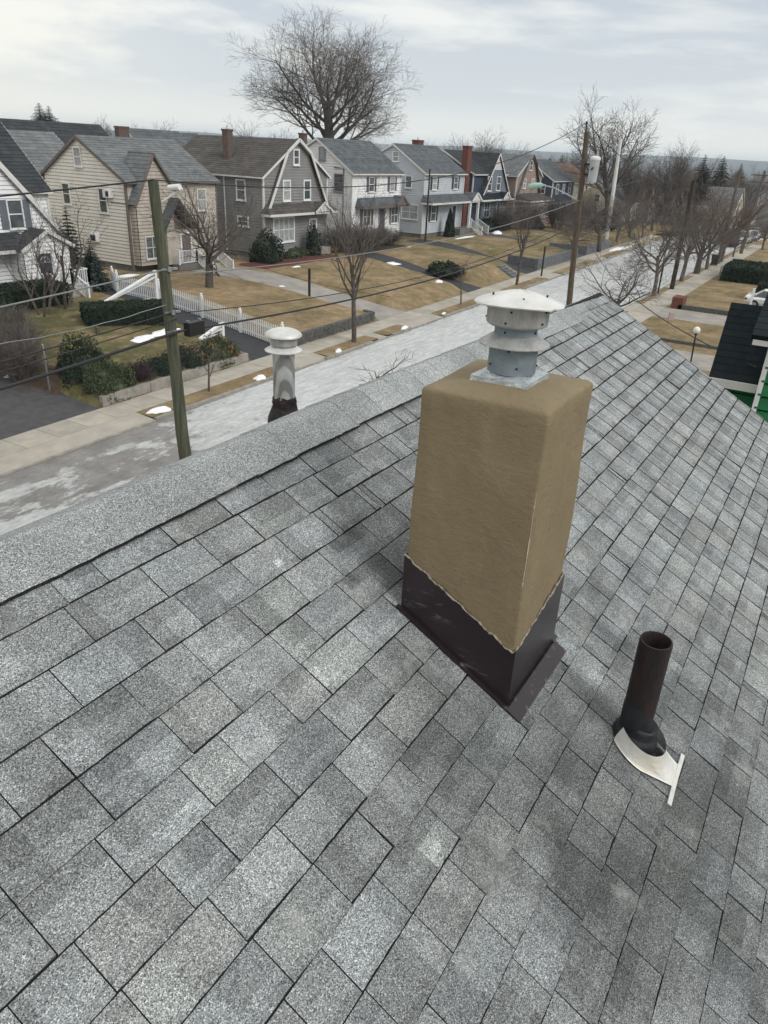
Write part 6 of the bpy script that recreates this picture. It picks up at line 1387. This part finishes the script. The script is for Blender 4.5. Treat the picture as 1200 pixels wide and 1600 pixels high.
wp = empty('garden_post', 'white post with small crossbar on the near side lawn', 'post', (60.8, 5.4, .1)); mb = MB(); mb.box(60.7, 60.84, 5.35, 5.49, .1, 2.3); wpart(mb, 'upright', M['white'], wp); mb = MB(); mb.box(60.72, 60.82, 5.15, 5.7, 1.85, 1.97); wpart(mb, 'crossbar', M['white'], wp)
lampo = empty('lamp_post', 'black lamp post with a white globe on the near side lawn', 'lamp post', (43.7, 6.15, .12))
mb = MB(); mb.tube([(43.7, 6.13, .12), (43.7, 6.2, 1.75)], .045, 8); mb.lathe([(.09, 1.70), (.09, 1.76), (.05, 1.78)], (43.7, 6.2, 0), 12); wpart(mb, 'post', M['darkmetal'], lampo)
M['globe'] = mat('milky globe', (0.78, 0.78, 0.74), None, 3, rough=.3); mb = MB(); mb.lathe([(.001+.19*math.sin(math.pi*i/10), 1.95-.19*math.cos(math.pi*i/10)) for i in range(11)], (43.7, 6.2, 0), 18); wpart(mb, 'globe', M['globe'], lampo, True)
# near side low walls and flags
mb = MB(); mb.box(61.0, 61.25, -2, 10.4, .1, .45); tag(mb.build('low_wall', M['stone']), 'low grey wall along the near side driveway', 'wall')
mb = MB(); mb.box(61.0, 62.4, 10.1, 10.9, .1, .95); tag(mb.build('brick_pier', M['brick']), 'short red brick wall end beside the near sidewalk', 'wall')
mb = MB(); mb.box(48.4, 48.6, -2, 9.0, .1, .3); tag(mb.build('garden_edging', M['stone']), 'dark edging between the near lawn and the grey driveway', 'edging')
M['flag'] = mat('faded pink flag cloth', (0.50, 0.33, 0.32), (0.55, 0.50, 0.50), 14)
gf_ = empty('garden_flag', 'small faded flags on short sticks at the edge of the near lawn', 'flag', (53.8, 9.6, .12)); mb = MB(); mb.tube([(53.8, 9.6, .1), (53.8, 9.6, 1.0)], .015, 5); wpart(mb, 'stick', M['darkmetal'], gf_)
mb = MB(); mb.box(53.79, 53.81, 9.22, 9.6, .5, .98); wpart(mb, 'flag', M['flag'], gf_)
# railing and bin on the near side
mb = MB(); rail(mb, (84, 11.0, .1), (92, 11.05, .1), .9, .8, True); tag(mb.build('hand_rail', M['metal']), 'pale metal railing beside the near sidewalk', 'railing')
bn_ = empty('wheeled_bin', 'dark wheeled bin on the near verge by the slanting pole', 'bin', (93.2, 13.0, .12)); mb = MB(); mb.hull8([(92.9, 12.7, .2), (93.5, 12.7, .2), (93.5, 13.3, .2), (92.9, 13.3, .2), (92.8, 12.6, 1.15), (93.6, 12.6, 1.15), (93.6, 13.4, 1.15), (92.8, 13.4, 1.15)]); wpart(mb, 'tub', M['darkmetal'], bn_)
mb = MB(); mb.box(92.75, 93.65, 12.55, 13.45, 1.16, 1.24); wpart(mb, 'lid', M['darkmetal'], bn_); mb = MB(); mb.tube([(93.0, 12.65, .22), (93.0, 12.75, .22)], .12, 10); mb.tube([(93.0, 13.25, .22), (93.0, 13.35, .22)], .12, 10); wpart(mb, 'wheels', M['rubber'], bn_)
mono = MB(); b0_ = onX(960, 290, 104); t0_ = onX(970, 217, 104); mono.tube([(104.2, b0_[1]-.1, 0), (104, b0_[1], 6), (104, t0_[1], t0_[2])], [.26, .25, .2], 12); tag(mono.build('white_monopole', M['fascia']), 'tall plain white mast right of the tall utility pole', 'mast')

# ------------------------------------------------------------------ cars
M['carwhite'] = mat('white car paint', (0.70, 0.72, 0.74), None, 1, rough=.25, spec=.6); M['carblack'] = mat('black car paint', (0.012, 0.016, 0.020), None, 1, rough=.22, spec=.6); M['cargrey'] = mat('grey car paint', (0.20, 0.21, 0.22), None, 1, rough=.3, spec=.6)
M['tyre'] = mat('tyre rubber', (0.015, 0.015, 0.016), None, 4); M['redlamp'] = mat('red lamp lens', (0.28, 0.012, 0.012), None, 3, rough=.2); M['clearlamp'] = mat('clear lamp lens', (0.6, 0.62, 0.62), None, 3, rough=.15)
def car(label, x, y, z, rz, paint, suv=False):
    e = empty('parked_car', label, 'car', (x, y, z), 'cars parked along the street' if x > 100 else None, rz)
    zb, zs, zt = .28, (.98 if suv else .88), (1.72 if suv else 1.42)
    sec = [(-2.25, .62, .50, .78), (-2.15, .80, .34, .90), (-1.5, .89, zb, zs), (-.3, .91, zb, zs), (.9, .91, zb, zs-.03), (1.7, .88, zb, zs-.12), (2.15, .80, .32, zs-.22), (2.28, .60, .42, .62)]
    b = MB(); ring = []
    for s, hw_, a, c in sec:
        ring.append([(s, -hw_*.9, a), (s, -hw_, a+.18), (s, -hw_, c-.14), (s, -hw_*.86, c), (s, hw_*.86, c), (s, hw_, c-.14), (s, hw_, a+.18), (s, hw_*.9, a)])
    for r0, r1 in zip(ring[:-1], ring[1:]):
        for k in range(8): b.face([r0[k], r0[(k+1) % 8], r1[(k+1) % 8], r1[k]])
    b.face(ring[0][::-1]); b.face(ring[-1])
    bl, fl_, tl, tf = (-2.1, .85, -1.85, .25) if suv else (-1.75, 1.0, -1.0, .3)
    b.hull8([(tl, -.62, zt-.03), (tf, -.62, zt-.03), (tf, .62, zt-.03), (tl, .62, zt-.03), (tl+.1, -.55, zt), (tf-.1, -.55, zt), (tf-.1, .55, zt), (tl+.1, .55, zt)])
    for sx_ in (-1, 1):
        for (xa, xb) in ((bl, tl), (fl_, tf), (-.35, -.35)): b.bar((xa, sx_*.78, zs-.02), (xb, sx_*.62, zt-.03), .07, .07)
    b.build('body', M[paint], e, False)
    g = MB(); g.hull8([(bl, -.76, zs-.03), (fl_, -.76, zs-.03), (fl_, .76, zs-.03), (bl, .76, zs-.03), (tl, -.60, zt-.035), (tf, -.60, zt-.035), (tf, .60, zt-.035), (tl, .60, zt-.035)]); g.build('glass', M['glass'], e)
    for sx_ in (-1.4, 1.38):
        for sy in (-.84, .84):
            m_ = MB(); m_.tube([(sx_, sy-.10, .33), (sx_, sy+.10, .33)], .33, 16); wo_ = m_.build('wheel', M['tyre'], e); m_ = MB(); m_.tube([(sx_, sy-.105, .33), (sx_, sy+.105, .33)], .19, 12); m_.build('rim', M['metal'], wo_)
    for sy in (-1, 1):
        m_ = MB(); m_.hull8([(-2.27, sy*.45, .62), (-2.0, sy*.45, .62), (-2.0, sy*.84, .62), (-2.17, sy*.82, .62), (-2.25, sy*.45, .78), (-2.0, sy*.45, .78), (-2.0, sy*.83, .78), (-2.15, sy*.8, .78)]); m_.build('tail_light', M['redlamp'], e)
        m_ = MB(); m_.hull8([(2.0, sy*.45, .52), (2.29, sy*.45, .52), (2.22, sy*.7, .52), (2.0, sy*.82, .52), (2.0, sy*.45, .66), (2.27, sy*.45, .66), (2.2, sy*.7, .66), (2.0, sy*.81, .66)]); m_.build('headlight', M['clearlamp'], e)
    return e
car('white car parked behind the green neighbour house', 66.6, 4.2, .13, R(-92), 'carwhite')
car('dark car parked nearest on the right side of the street', 120.4, 15.3, 0, R(180), 'carblack', True)
car('white sport utility car parked behind the dark car', 127.5, 14.5, drop(127.5), R(180), 'carwhite', True)
car('grey car parked third along the right kerb', 134, 14.7, drop(134), R(180), 'cargrey')
car('white car parked fourth along the right kerb', 141, 14.8, drop(141)+.05, R(180), 'carwhite')
car('dark sport utility car parked on the left kerb far down the street', 130, YC(130)-1.2, drop(130), 0, 'carblack', True)
car('grey car last in the row before the cross street', 148, 15.4, drop(148), R(180), 'cargrey', True)

# ------------------------------------------------------------------ haze: a closed box of thin even air round the town
hm = bpy.data.materials.new('haze'); hm.use_nodes = True; t = hm.node_tree; t.nodes.clear(); o_ = N(t, 'ShaderNodeOutputMaterial'); pvn = N(t, 'ShaderNodeVolumePrincipled')
pvn.inputs['Color'].default_value = (0.74, 0.87, 1.0, 1); pvn.inputs['Density'].default_value = 0.0002; pvn.inputs['Anisotropy'].default_value = 0.0; t.links.new(pvn.outputs[0], o_.inputs['Volume'])
mb = MB(); mb.box(-1500, 5600, -3500, 5600, -7, 62); hz_o = mb.build('haze', hm); tag(hz_o, kind='stuff')
